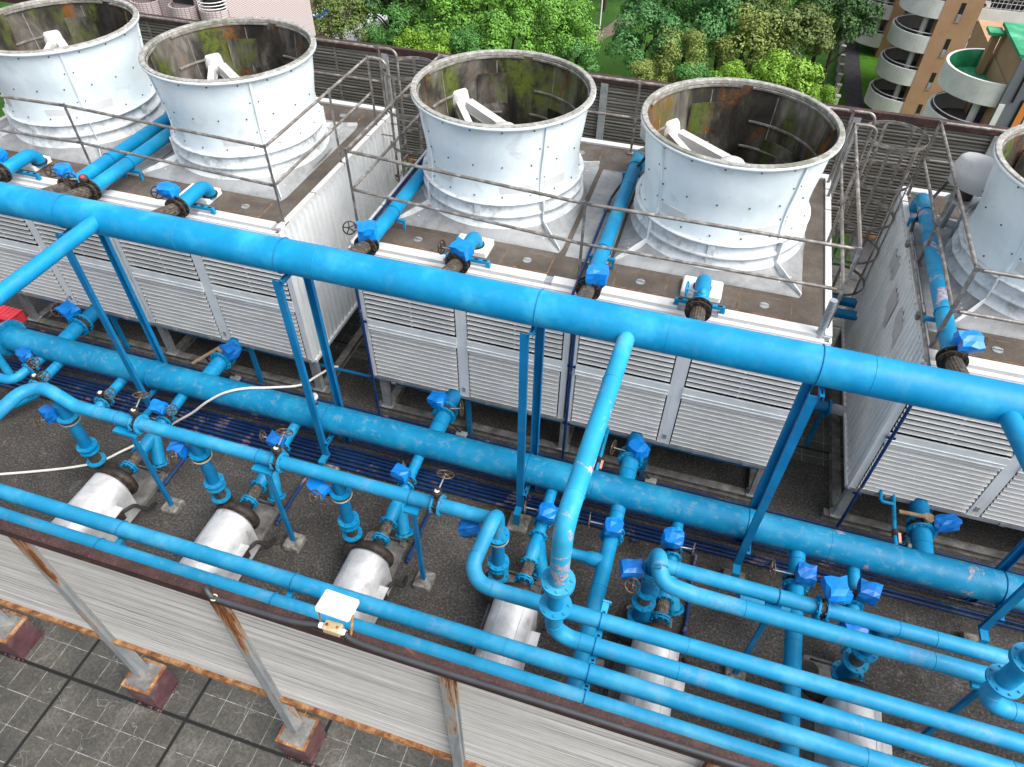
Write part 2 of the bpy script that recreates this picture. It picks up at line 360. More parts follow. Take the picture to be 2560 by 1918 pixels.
    M['redplastic']=simple('red_plastic',(.55,.035,.05),.45,0,.12,6)
    M['lamp']=simple('white_lamp_housing',(.82,.82,.81),.35,0,.04,6)
    M['cond']=simple('grey_corrugated_conduit',(.035,.037,.042),.5,0,.2,6)
    M['jbox']=simple('rust_stained_box',(.55,.46,.30),.5,.2,.25,9,.5,(.40,.20,.07))
    M['wood']=simple('old_wood_lever',(.20,.145,.09),.75,0,.3,12)
    M['wire']=simple('grille_wire',(.12,.115,.1),.5,.5,.2,8)
mk()
# ------------------------------------------------------------------ camera, light, world
Rr=V((0.957375,0.288801,0));
def cam():
    f,p,ro,ya=1770.47396,0.795378627,0.012536394,0.292974826
    cy,sy=math.cos(ya),math.sin(ya);fw=V((-sy,cy,0));rt=V((cy,sy,0));up=V((0,0,1))
    f2=fw*math.cos(p)-up*math.sin(p);u2=up*math.cos(p)+fw*math.sin(p)
    r=rt*math.cos(ro)+u2*math.sin(ro);u=-rt*math.sin(ro)+u2*math.cos(ro);b=-f2
    c=bpy.data.cameras.new('camera');o=bpy.data.objects.new('camera',c);COL.objects.link(o)
    o.matrix_world=Matrix(((r.x,u.x,b.x,0),(r.y,u.y,b.y,0),(r.z,u.z,b.z,9.0),(0,0,0,1)))
    c.sensor_fit='HORIZONTAL';c.sensor_width=36;c.lens=f*36/2560;c.clip_start=.05;c.clip_end=2000
    sc.camera=o
cam()
SUN_EL,SUN_AZ=math.radians(52),math.radians(-14)   # azimuth from +X towards +Y
w=bpy.data.worlds.new('World');sc.world=w;w.use_nodes=True
nt=w.node_tree;bg=nt.nodes['Background'];sky=nt.nodes.new('ShaderNodeTexSky');sky.sky_type='NISHITA';sky.sun_disc=False
sky.sun_elevation=SUN_EL;sky.sun_rotation=math.radians(90)-SUN_AZ;sky.air_density=1;sky.dust_density=4;sky.ozone_density=1
hs=nt.nodes.new('ShaderNodeHueSaturation');hs.inputs['Saturation'].default_value=.38
nt.links.new(sky.outputs[0],hs.inputs['Color']);nt.links.new(hs.outputs[0],bg.inputs[0]);bg.inputs[1].default_value=.115
L=bpy.data.lights.new('sun','SUN');L.energy=1.5;L.angle=math.radians(55);L.color=(1,.97,.93)
lo=bpy.data.objects.new('sun',L);COL.objects.link(lo);lo.location=(0,0,40)
d=V((math.cos(SUN_EL)*math.cos(SUN_AZ),math.cos(SUN_EL)*math.sin(SUN_AZ),math.sin(SUN_EL)))
lo.rotation_euler=d.to_track_quat('Z','Y').to_euler()
sc.view_settings.view_transform='Standard';sc.view_settings.look='None';sc.view_settings.gamma=1;sc.view_settings.exposure=1.35
sc.cycles.max_bounces=6

# ------------------------------------------------------------------ the roof
struct(MB().box(-45,30,-14,14,-24.3,-.004).build('roof',M['conc']))
def sheet(name,x0,x1,y0,y1,z,mat):
    return struct(MB().add([(x0,y0,z),(x1,y0,z),(x1,y1,z),(x0,y1,z)],[(0,1,2,3)]).build(name,mat))
sheet('paving',-45,30,-14,2.335,0,M['tiles'])
sheet('roof_floor',-45,30,2.335,8.2,0,M['gravel'])
sheet('paving',-45,30,8.2,14,0,M['tiles'])

# ------------------------------------------------------------------ cooling towers
TX=-4.45
def corr_side(x,y0,y1,z0,z1,sgn,pitch=.13,dep=.032):
    mb=MB();y=y0;pts=[]
    while y<y1-1e-6:
        for a,dd in ((0,0),(.34,0),(.46,1),(.72,1),(.84,0)):
            yy=y+a*pitch
            if yy<=y1: pts.append((yy,dd))
        y+=pitch
    pts.append((y1,0));vs=[];fs=[]
    for yy,dd in pts:
        xx=x+sgn*dep*dd;vs+=[(xx,yy,z0),(xx,yy,z1)]
    for i in range(len(pts)-1):
        q=(2*i,2*i+2,2*i+3,2*i+1);fs.append(q if sgn>0 else q[::-1])
    return mb.add(vs,fs)
def louvre(x0,x1):
    mb=MB()
    zs=[1.035+.0835*k for k in range(12)]+[2.25+.0865*k for k in range(12)]
    for z in zs:
        # slat slopes down and outward, with a small lip along its lower edge
        dp,dr=(.029,.034) if z<2.1 else (.026,.028);xa,xb=x0+.012,x1-.012
        mb.add([(xa,7.04,z-dr/2),(xb,7.04,z-dr/2),(xb,7.04+dp,z+dr/2),(xa,7.04+dp,z+dr/2),
                (xa,7.04,z-dr/2-.006),(xb,7.04,z-dr/2-.006),(xb,7.04+dp,z+dr/2-.006),(xa,7.04+dp,z+dr/2-.006)],
               [(0,1,2,3),(7,6,5,4),(0,4,5,1),(0,3,7,4),(1,5,6,2)])
        mb.m=1;mb.box(xa,xb,7.030,7.041,z-dr/2-.009,z-dr/2-.001);mb.m=0  # paler paint puts the lip's bright lit edge into the colour
    mb.m=1
    mb.box(x0-.005,x1+.005,7.03,7.06,1.985,2.165)
    mb.box(x0-.005,x1+.005,7.018,7.03,1.985,2.0)
    mb.box(x0-.005,x1+.005,7.018,7.03,2.05,2.06)
    xm=(x0+x1)/2
    mb.box(xm-.012,xm+.012,7.075,7.09,1.0,1.98);mb.box(xm-.012,xm+.012,7.075,7.09,2.17,3.3)
    return mb
def skirt(cx,cy):
    mb=MB();n=96
    rows=[(0,3.424,1.0),(0,3.452,.985),(.55,3.47,.975),(.86,3.50,1),(1,3.55,1.19),(1,3.62,1.155),(1,3.685,1.14),(1,3.70,1.17),(1,3.735,1.17),(1,3.75,1.13),(1,3.85,1.125),(1,3.885,1.13)]
    hx,hy=1.215,1.27;ring=[]
    for t,z,rr in rows:
        row=[]
        for k in range(n):
            a=2*PI*(k+.5)/n;c_,s_=math.cos(a),math.sin(a)
            e=max(abs(c_)/hx,abs(s_)/hy);sq=V((c_/e,s_/e,0))
            if t==1: p=V((c_*rr,s_*rr,0))
            else:
                ci=V((c_,s_,0))*1.22
                # flat corners: keep square plate outside, circle where plate meets the drum
                p=sq.lerp(ci,t) if t>0 else sq*rr
                if t>0 and p.length<1.215: p=p.normalized()*1.215 if sq.length>1.215 else p
            row.append(p+V((cx,cy,z)))
        ring.append(row)
    vs=[p for r in ring for p in r];fs=[]
    for i in range(len(rows)-1):
        for k in range(n):
            k2=(k+1)%n;fs.append((i*n+k,i*n+k2,(i+1)*n+k2,(i+1)*n+k))
    mb.add(vs,fs[:4*n],True);mb.m=1;o0=len(mb.v)-len(vs)
    for f in fs[4*n:]: mb.f.append(f);mb.sm.append(True);mb.mi.append(1)
    for k in range(4):      # upright ribs between the corner fins
        a=k*PI/2;d=V((math.cos(a),math.sin(a),0));q=V((cx,cy,0))+d*1.135
        mb.beam(q+V((0,0,3.47)),q+V((0,0,3.9)),.085,.05,up=d)
    for k in range(4):      # folded corner fins
        a=PI/4+k*PI/2;d=V((math.cos(a),math.sin(a),0));c=V((cx,cy,0))
        cor=c+V((hx*(1 if d.x>0 else -1),hy*(1 if d.y>0 else -1),0))*.985
        tn=V((-d.y,d.x,0))*.007
        A=[c+d*1.125+V((0,0,3.9)),c+d*1.2+V((0,0,3.9)),c+d*1.2+V((0,0,3.62)),V((cor.x,cor.y,3.485)),V((cor.x,cor.y,3.44)),c+d*1.12+V((0,0,3.44))]
        mb.add([p-tn for p in A]+[p+tn for p in A],[(0,1,2,3,4,5)[::-1],(6,7,8,9,10,11)]+[(i,(i+1)%6,6+(i+1)%6,6+i) for i in range(6)])
        for j in (-1,1):
            for q in ((1.33,.16),(1.4,.1),(1.27,.12)):
                p=c+d*q[0]+V((-d.y,d.x,0))*q[1]*j
                mb.lathe([(.014,3.44),(.014,3.475),(0,3.478)],p,(0,0,1),6,False)
    return mb
def prof_out(z): # outer wall radius of the fan stack
    t=max(0.,(z-3.92)/1.06)
    return 1.105-.035*math.sin(min(1,t*1.6)*PI)*(1-t)+.075*t**2.2
def fan_stack(tower,cx,cy,seed):
    random.seed(seed)
    zs=[3.905+1.075*i/14 for i in range(15)]
    mb=MB();mb.lathe([(prof_out(z),z) for z in zs],(cx,cy,0),(0,0,1),72)
    mb.m=1;mb.lathe([(prof_out(z)-.014,z) for z in zs[::-1]],(cx,cy,0),(0,0,1),72)
    st=mb.build('fan_stack',[M['stack'],M['moss']],tower)
    # bolts and joint strips on the outside
    mb=MB()
    for z in (3.98,4.42,4.92):
        for k in range(18):
            a=2*PI*(k+.35)/18;d=V((math.cos(a),math.sin(a),0))
            mb.lathe([(0.0125,-.005),(.011,.010),(0,.012)],V((cx,cy,z))+d*prof_out(z),d,6,False)
    for k in range(4):
        for s in (-1,1):
            for z in (4.2,4.65):
                a=PI/4+k*PI/2+s*.052;d=V((math.cos(a),math.sin(a),0))
                mb.lathe([(0.011,-.005),(.010,.009),(0,.011)],V((cx,cy,z))+d*prof_out(z),d,6,False)
    mb.build('bolts',M['bolt'],st)
    for k in range(4):
        a=PI/4+k*PI/2;d=V((math.cos(a),math.sin(a),0));mb=MB()
        P=[V((cx,cy,z))+d*(prof_out(z)+.012) for z in zs]
        for i in range(len(P)-1): mb.beam(P[i],P[i+1],.03,.03,up=d)
        mb.build('joint_strip',M['stack'],st)
    # repair sheets near the base
    for a0,wd,z0,hh in ((-PI/4+.05,.34,4.03,.13),(-PI/4-.52,.46,4.02,.11),(-3*PI/4+.06,.34,4.05,.13)):
        r=prof_out(4.1)+.006;MB().lathe([(r,z0),(r,z0+hh),(r-.012,z0+hh),(r-.012,z0)],(cx,cy,0),(0,0,1),10,False,a0,a0+wd,True).build('patch_sheet',M['trim'],st)
    # rim and the flange at the foot
    mb=MB();mb.lathe([(1.165,4.975),(1.165,5.02),(1.175,5.032),(1.232,5.032),(1.24,5.02),(1.24,4.985),(1.228,4.975)],(cx,cy,0),(0,0,1),80,False,closed=True)
    for f in mb.f: pass
    rim=mb.build('rim',M['rim'],st)
    mb=MB();mb.lathe([(1.236,4.968),(1.243,4.968),(1.243,5.012),(1.236,5.012)],(cx,cy,0),(0,0,1),80,True,closed=True);mb.build('rim_edge',M['stack'],st)
    mb=MB();mb.lathe([(1.09,3.888),(1.168,3.888),(1.168,3.908),(1.09,3.908)],(cx,cy,0),(0,0,1),72,True,closed=True)
    mb.build('base_ring',M['skirt'],st)
    skirt(cx,cy).build('skirt',[M['plate'],M['skirt']],st)
    # inside: partial stiffener arcs, dark disc for shade, grille
    mb=MB()
    for z,a0,a1 in ((4.955,.15,1.5),(4.955,1.62,3.0),(4.955,3.3,5.9),(4.52,.3,1.45),(4.52,2.45,3.05),(4.52,5.3,6.1),(4.17,.5,1.5),(4.17,-.5,.1),(4.17,1.9,2.3)):
        r=prof_out(z)-.016;mb.lathe([(r,z-.015),(r,z+.015),(r-.02,z+.012),(r-.02,z-.012)],(cx,cy,0),(0,0,1),24,False,a0,a1,True)
    for k in range(8):
        a=PI/8+k*PI/4;d=V((math.cos(a),math.sin(a),0))
        P=[V((cx,cy,z))+d*(prof_out(z)-.016) for z in (4.0,4.3,4.6,4.9)]
        for i in range(3): mb.beam(P[i],P[i+1],.012,.008,up=d)
    mb.build('inner_stiffener',M['stiff'],st)
    for dx,dy,z0,ww,hh in ((-.45,.9,4.25,.42,.5),(.62,.78,4.0,.6,.34)):
        a=math.atan2(dy,dx);r=prof_out(z0+.2)-.024
        MB().lathe([(r,z0),(r,z0+hh),(r-.01,z0+hh),(r-.01,z0)],(cx,cy,0),(0,0,1),8,False,a-ww/2,a+ww/2,True).build('inner_plate',M['moss'],st)
    mb=MB();mb.disc((cx,cy,3.5),(0,0,1),1.13,.02,48);mb.build('shade_disc',M['void'],st)  # black disc above the deck, its colour standing in for the shaft's shade
    mb=MB()
    for k in range(-10,11):
        o=k*.105;h=math.sqrt(max(.01,1.08**2-o*o))
        for dr in (PI/4,-PI/4):
            c_,s_=math.cos(dr),math.sin(dr);p=V((cx,cy,3.95))
            mb.beam(p+V((c_*-h-s_*o,s_*-h+c_*o,0)),p+V((c_*h-s_*o,s_*h+c_*o,0)),.009,.009)
    for r in (.35,.7,1.03): mb.torus((cx,cy,3.955),(0,0,1),r,.008,40,4)
    mb.build('grille',M['wire'],st)
    # belt guard: two box channels spreading from the wall to the hub
    mb=MB();ap=V((cx-.80,cy+.60,4.38))
    for e,wd in ((V((cx+.22,cy-.10,4.38)),.135),(V((cx-.30,cy-.34,4.38)),.095)):
        dd=(e-ap).normalized();a=ap+V((-dd.y,dd.x,0))*(.075 if wd>.1 else -.075)
        mb.beam(a,e,wd,.13);mb.beam(a-V((0,0,.075)),e-V((0,0,.075)),wd+.02,.016)
    mb.lathe([(0,.07),(.15,.06),(.17,.02),(.17,-.12)],(cx+.02,cy-.02,4.40),(0,0,1),24)
    mb.build('belt_guard',M['trim'],st)
    # motor hanging on the outside of the drum
    d=V((-.80,.60,0));q=V((-.60,-.80,0));c=V((cx,cy,0))
    mo=MB().beam(c+d*1.17+V((0,0,4.0)),c+d*1.5+V((0,0,4.0)),.34,.05)
    mo.beam(c+d*1.2+q*.12+V((0,0,4.0)),c+d*1.2+q*.12+V((0,0,3.45)),.05,.05);mo.beam(c+d*1.45-q*.12+V((0,0,4.0)),c+d*1.45-q*.12+V((0,0,3.45)),.05,.05)
    mo.beam(c+d*1.2-q*.12+V((0,0,4.0)),c+d*1.2-q*.12+V((0,0,3.45)),.05,.05)
    mo=mo.build('motor_mount',M['galv'],tower)
    MB().tube([c+d*1.34+V((0,0,4.02)),c+d*1.34+V((0,0,4.32))],.105,18).build('motor',M['iron'],mo)
    mb=MB();n=20;rows=((.0,4.19),(1.0,4.19),(1.0,4.34),(1.05,4.35),(1.04,4.42),(.93,4.54),(.8,4.575),(.0,4.58));vs=[];fs=[]
    for s_,z in rows:
        for k in range(n):
            a=2*PI*k/n;vs.append(c+d*(1.30+math.cos(a)*.33*s_)+q*(math.sin(a)*.185*s_)+V((0,0,z)))
    for i in range(len(rows)-1):
        for k in range(n): fs.append((i*n+k,i*n+(k+1)%n,(i+1)*n+(k+1)%n,(i+1)*n+k))
    mb.add(vs,fs,True).build('motor_cover',M['trim'],mo)
def tower_proto():
    x0=TX;W=6.23
    t=T('cooling_tower','','cooling tower',(x0,7.12,0))
    X=lambda a:x0+a
    for a,b in ((0,.07),(1.48,1.64),(3.05,3.135),(3.165,3.25),(4.56,4.74),(6.16,6.23)):
        MB().box(X(a),X(b),7.045,7.15,.985,3.36).build('frame_post',M['corr'],t)
    mb=MB().box(X(0),X(W),7.03,7.14,.925,.985)
    for a in (.45,1.9,2.6,3.6,4.3,5.1,5.8): mb.box(X(a),X(a)+.07,7.015,7.03,.93,.99)
    for a in (1.53,4.63): mb.box(X(a),X(a)+.05,7.035,7.045,1.08,1.17)
    mb.build('bottom_rail',M['galv'],t)
    l0=None
    M['frame']=simple('pale_frame_paint',(.64,.66,.655),.45,0,.12,3,.4,(.72,.735,.725))
    for a,b in ((.075,1.475),(1.645,3.045),(3.255,4.555),(4.745,6.155)):
        louvre(X(a),X(b)).build('louvre_panel',[M['slat'],M['frame']],t)
    MB().box(X(.03),X(W-.03),7.17,11.0,.99,3.39).build('shade_core',M['void'],t)  # near-black core box, painting the shade seen between the slats
    corr_side(X(W),7.14,11.04,.94,3.41,1).build('side_panel',M['corr'],t)
    corr_side(X(0),7.14,11.04,.94,3.41,-1).build('side_panel',M['corr'],t)
    MB().box(X(0),X(W),11.01,11.05,.94,3.41).build('back_panel',M['corr'],t)
    for s in (0,1):
        mb=MB();x=X(W)-.02 if s else X(0)-.05
        mb.box(x,x+.07,7.1,11.05,.88,.94)
        x=X(W)+.02 if s else X(0)-.02
        mb.tube([(x,7.12,.93),(x,11.05,.93)],.022,8)
        if s: mb.box(X(W)-.055,X(W)+.03,7.042,7.14,.93,3.4)
        else: mb.box(X(0)-.03,X(0)+.055,7.042,7.14,.93,3.4)
        mb.build('edge_channel',M['corr'],t)
    MB().box(X(.06),X(W-.06),7.235,10.93,3.395,3.42).build('roof_deck',M['deck'],t)
    mb=MB()
    for a,b in ((.0,1.33),(1.42,2.72),(2.82,3.18),(3.32,4.42),(4.92,6.1)):
        mb.box(X(a),X(b),7.085,7.235,3.39,3.45)
    mb.box(X(0),X(W),6.99,7.083,3.33,3.375);mb.box(X(0),X(W),7.02,7.10,3.375,3.40);mb.box(X(0),X(W),7.0,7.04,3.24,3.33)
    mb.box(X(0),X(W),10.93,11.06,3.38,3.45)
    for x in (X(-.02),X(W-.06)):
        y=7.1
        for e in (8.1,9.05,10.0,10.6,11.0): mb.box(x,x+.08,y+.01,e-.02,3.36,3.452);y=e
    mb.build('edge_trim',M['trim'],t)
    for a,b in ((1.33,1.42),(2.72,2.82),(3.18,3.32),(4.42,4.92),(6.1,6.23)): MB().box(X(a),X(b),7.09,7.23,3.385,3.435).build('trim_joint',M['galv'],t)
    MB().box(X(2.84),X(3.42),7.72,10.15,3.421,3.432).build('cover_sheet',M['plate'],t)
    MB().box(X(.08),X(.34),7.6,10.5,3.421,3.432).build('cover_sheet',M['plate'],t)
    first=None
    for y0,y1 in ((7.305,7.66),(10.4,10.76)):
        for a in (.50,2.06,3.58,5.13):
            if first is None:
                h=MB().box(X(a),X(a)+.645,y0,y1,3.42,3.427)
                h.m=1
                for bx in ((X(a)-.008,X(a),y0-.008,y1+.008),(X(a)+.645,X(a)+.653,y0-.008,y1+.008),(X(a),X(a)+.645,y0-.008,y0),(X(a),X(a)+.645,y1,y1+.008)): h.box(*bx,3.42,3.424)
                first=h.build('hatch',[M['deck'],M['rust']],t)
                xm,ym=X(a)+.32,(y0+y1)/2
                hd=MB();hd.tube(fillet([(xm-.05,ym,3.428),(xm-.05,ym,3.45),(xm+.05,ym,3.45),(xm+.05,ym,3.428)],.015,4),.007,6);hd.disc((xm,ym,3.429),(0,0,1),.06,.004,14)
                hd.build('handle',M['galv'],first);fx,fy=X(a),y0
            else:
                c=copy_tree(first,t);c.location=(X(a)-fx,y0-fy,0)
    for a in (1.35,4.42):
        MB().bevbox(X(a),X(a)+.5,7.36,7.715,3.42,3.505,.02).build('inlet_cover',M['whitecap'],t)
    for a in (1.55,4.675): fan_stack(t,X(a),9.04,11)
    lg=None
    for y in (7.2,10.94):
        for a in (.09,3.15,6.14):
            mb=MB();mb.channel((X(a),y,.14),(X(a),y,.94),.13,.09,.012,up=(0,1 if y<9 else -1,0))
            mb.add([(X(a)-.06,y+.05,.94),(X(a)+.06,y+.05,.94),(X(a),y+.05,.6),(X(a)-.06,y+.06,.94),(X(a)+.06,y+.06,.94),(X(a),y+.06,.6)],[(0,1,2),(5,4,3),(0,2,5,3),(1,4,5,2)])
            mb.box(X(a)-.1,X(a)+.1,y-.08,y+.08,.13,.145);mb.build('leg',M['galv'],t)
    def ibeam(p,q):
        mb=MB();p=V(p);q=V(q);mb.beam(p+V((0,0,.12)),q+V((0,0,.12)),.13,.016);mb.beam(p+V((0,0,.06)),q+V((0,0,.06)),.016,.104);mb.beam(p+V((0,0,.008)),q+V((0,0,.008)),.13,.014);return mb
    for y in (7.2,10.94): ibeam((X(-.1),y,0),(X(W+.1),y,0)).build('skid_beam',M['base'],t)
    for a in (.09,3.15,6.14): ibeam((X(a),7.27,0),(X(a),10.87,0)).build('skid_beam',M['base'],t)
    return t
tA=tower_proto()
tA['label']='middle white cooling tower with two open fan stacks and the corrugated aisle on both sides'
tA['group']='rooftop cooling towers'
tB=copy_tree(tA,None,(-11.78,7.12,0),0,'left cooling tower whose two stacks hold mossy and rust orange inner walls')
tC=copy_tree(tA,None,(2.83,7.12,0),0,'right cooling tower with torn sticker remains on its grey corrugated side')
def post(p,top,par,w=.036):
    mb=MB();x,y,z=p
    mb.box(x-w/2,x+w/2,y-.004,y+.004,z,top);mb.box(x-w/2,x-w/2+.008,y+.004,y+w,z,top)
    mb.box(x-.05,x+.05,y-.04,y+.05,z,z+.012);return mb.build('post',M['rail'],par)
def bar(p,q,par,r=.0215):
    p=V(p);q=V(q);d=(q-p).normalized();L_=(q-p).length
    mb=MB();e=min(.09,L_*.2);mb.tube([p+d*e*.75,p+d*e*1.5,q-d*e*1.5,q-d*e*.75],[r*.8,r,r,r*.8],10)
    for a,b in ((p,p+d*e),(q-d*e,q)): mb.beam(a,b,.01,.045)
    return mb.build('rail',M['rail'],par)
def run(par,pts,zs=(4.02,4.575)):
    for a,b in zip(pts,pts[1:]):
        for z in zs: bar((a[0],a[1],z),(b[0],b[1],z),par)
def rails(t,posts,runs):
    g=bpy.data.objects.new('guard_rail',None);COL.objects.link(g);g.parent=t
    for p in posts: post((p[0],p[1],3.43),4.60,g)
    for r in runs: run(g,r)
    return g
def ladder(t,x,y0,y1):
    # caged ladder on the +X side of a tower
    g=bpy.data.objects.new('caged_ladder',None);COL.objects.link(g);g.parent=t
    xs=x+.31;ym=(y0+y1)/2
    for y in (y0,y1):
        MB().tube(fillet([(x,y,4.575),(xs,y,4.575),(xs,y,.25)],.12,7),.0215,10).build('stringer',M['rail'],g)
        for z in (3.3,2.1,1.1): MB().beam((x+.02,y,z),(xs,y,z),.03,.012).build('bracket',M['rail'],g)
    for k in range(13): MB().tube([(xs,y0,.45+.23*k),(xs,y1,.45+.23*k)],.011,8).build('rung',M['rail'],g)
    def hoop(z):
        cx,r=xs+.30,.43;pts=[(xs,y1)]
        for k in range(0,25):
            a=PI*.86-(PI*1.72)*k/24;pts.append((cx+r*math.cos(a),ym+r*math.sin(a)))
        pts.append((xs,y0));return pts
    for z in (4.4,3.78,3.16,2.54,1.92):
        mb=MB();pts=hoop(z)
        for a,b in zip(pts,pts[1:]): mb.beam((*a,z),(*b,z),.007,.05)
        mb.build('hoop',M['rail'],g)
    hp=hoop(0)
    for k in (5,9,13,17,21):
        a=hp[k];d=V((a[0]-xs-.3,a[1]-ym,0)).normalized()
        MB().beam((a[0]-d.x*.008,a[1]-d.y*.008,1.9),(a[0]-d.x*.008,a[1]-d.y*.008,4.42),.045,.007,up=d).build('cage_strap',M['rail'],g)
    return g
rb=[(-11.74,7.35),(-8.87,7.45),(-5.57,7.26),(-5.59,9.06),(-5.6,10.38)]
rails(tB,[rb[1],rb[2],rb[3],rb[4],(-5.6,10.8),(-8.7,10.8),(-11.72,10.8),(-11.72,7.35)],[rb,[(-5.6,10.8),(-8.7,10.8),(-11.72,10.8),(-11.72,7.35)]])
ladder(tB,-5.6,10.38,10.8)
ra=[(-4.54,10.8),(-4.54,9.1),(-4.54,7.5),(-1.31,7.22),(1.735,7.24),(1.75,9.1),(1.76,10.38)]
rails(tA,[*ra,(1.76,10.8),(-1.3,10.8)],[ra,[(1.76,10.8),(-1.3,10.8),(-4.54,10.8)]])
ladder(tA,1.76,10.38,10.8)
rc=[(2.9,10.8),(2.9,8.98),(2.89,7.24),(6.0,7.24),(9.0,7.24)]
rails(tC,[*rc,(9.0,10.8),(6.0,10.8)],[rc,[(2.9,10.8),(6.0,10.8),(9.0,10.8),(9.0,7.24)]])
# short galvanised stub pole at the front right corner of the middle tower, torn stickers on the right tower
MB().tube([(1.66,7.12,3.0),(1.66,7.12,3.95)],.045,12).build('stub_post',M['galv'],tA)
random.seed(3);STK=simple('torn_sticker_paper',(.42,.43,.45),.5,0,.2,5,.4,(.50,.40,.40))
for yc,zc,h,wd in ((9.55,3.0,.42,.5),(8.9,2.75,.62,.36),(8.3,2.9,.5,.4)):
    n=9;up=[];dn=[]
    for i in range(n):
        y=yc-wd/2+wd*i/(n-1);up.append((2.80,y,zc+h/2-random.random()*.12));dn.append((2.80,y,zc-h/2+random.random()*.22))
    o=up+dn;mb=MB()
    mb.add([(x,y,z) for x,y,z in o]+[(x-.004,y,z) for x,y,z in o],[(n+i,n+i+1,i+1,i)[::-1] for i in range(n-1)]+[(3*n+i,3*n+i+1,2*n+i+1,2*n+i) for i in range(n-1)])
    mb.build('torn_sticker',STK,tC)
# ------------------------------------------------------------------ pipework helpers
def pipe(t,name,path,r,mat,seg=24,caps=True): return MB().tube(path,r,seg,caps).build(name,mat,t)
def uclamp(t,o,ax,r,name='clamp'): return MB().torus(o,ax,r+.006,.007,36,6).build(name,M['blue_steel'],t)
def weld(t,o,ax,r,mat): return MB().torus(o,ax,r+.0005,.004,36,6).build('weld_seam',mat,t)
def fl(t,o,ax,r,rp,mat='blue',bolts=8,th=.024): return MB().flange(o,ax,r,th,bolts,rp).build('flange',M[mat],t)
def flex(t,p,q,r,mat='flex',name='flexible_connector',n=20,bulge=.0):
    p=V(p);q=V(q);d=(q-p).normalized();u=V((0,0,1)) if abs(d.z)<.9 else V((1,0,0));a=d.cross(u).normalized();b=a.cross(d)
    mb=MB();vs=[];fs=[];m=7;K=n*4
    for i in range(m):
        f=i/(m-1);rr=r*(1+bulge*math.sin(PI*f))
        for k in range(K):
            an=2*PI*k/K;w_=rr*(1,.98,.92,.98)[k%4]
            vs.append(p.lerp(q,f)+(a*math.cos(an)+b*math.sin(an))*w_)
    for i in range(m-1):
        for k in range(K): fs.append((i*K+k,i*K+(k+1)%K,(i+1)*K+(k+1)%K,(i+1)*K+k))
    return mb.add(vs,fs).build(name,M[mat],t)
def handwheel(par,o,ax,R=.085,mat='wheel'):
    ax=V(ax).normalized();o=V(o);u=V((0,0,1)) if abs(ax.z)<.9 else V((1,0,0));a=(u-ax*u.dot(ax)).normalized();b=ax.cross(a)
    mb=MB().torus(o,ax,R,.0095,28,8)
    for k in range(5):
        an=2*PI*k/5;e=a*math.cos(an)+b*math.sin(an);mb.beam(o-ax*.004,o+e*R,.014,.009,up=ax)
    mb.lathe([(0,-.015),(.02,-.015),(.02,.012),(0,.014)],o,ax,12)
    return mb.build('handwheel',M[mat],par)
def valve(label,o,ax,r,gear,stem,wheel_ax,R=.085,body='iron',disc=True,group='geared butterfly valves',wmat='wheel'):
    o=V(o);ax=V(ax).normalized();gear=V(gear);stem=V(stem);dv=(gear-o).normalized()
    t=T('butterfly_valve',label,'valve',o,group)
    mb=MB().disc(o,ax,r*1.22,.055,30)
    u=V((0,0,1)) if abs(ax.z)<.9 else V((1,0,0));a=(u-ax*u.dot(ax)).normalized();b=ax.cross(a)
    for k in range(8):
        e=a*math.cos(2*PI*(k+.2)/8)+b*math.sin(2*PI*(k+.2)/8);mb.beam(o+e*r*1.45-ax*.05,o+e*r*1.45+ax*.05,.014,.014)
    mb.build('body',M[body],t)
    mb=MB().tube([o+dv*r,gear],.03,10)
    n=dv;mb.lathe([(0,-.03),(.055,-.03),(.06,-.02),(.06,.02),(.05,.035),(0,.035)],gear,n,14,False)
    sd=(stem-gear).normalized();mb.tube([gear,gear+sd*.07],.032,10);mb.build('gearbox',M[body],t)
    if disc: MB().lathe([(0,.042),(.03,.042),(.032,.036),(.032,.03)],gear,n,16).build('indicator',M['whitecap'],t)
    MB().tube([gear,stem],.010,8).build('stem',M['galv'],t)
    handwheel(t,stem,wheel_ax,R,wmat)
    return t
bagn=[0]
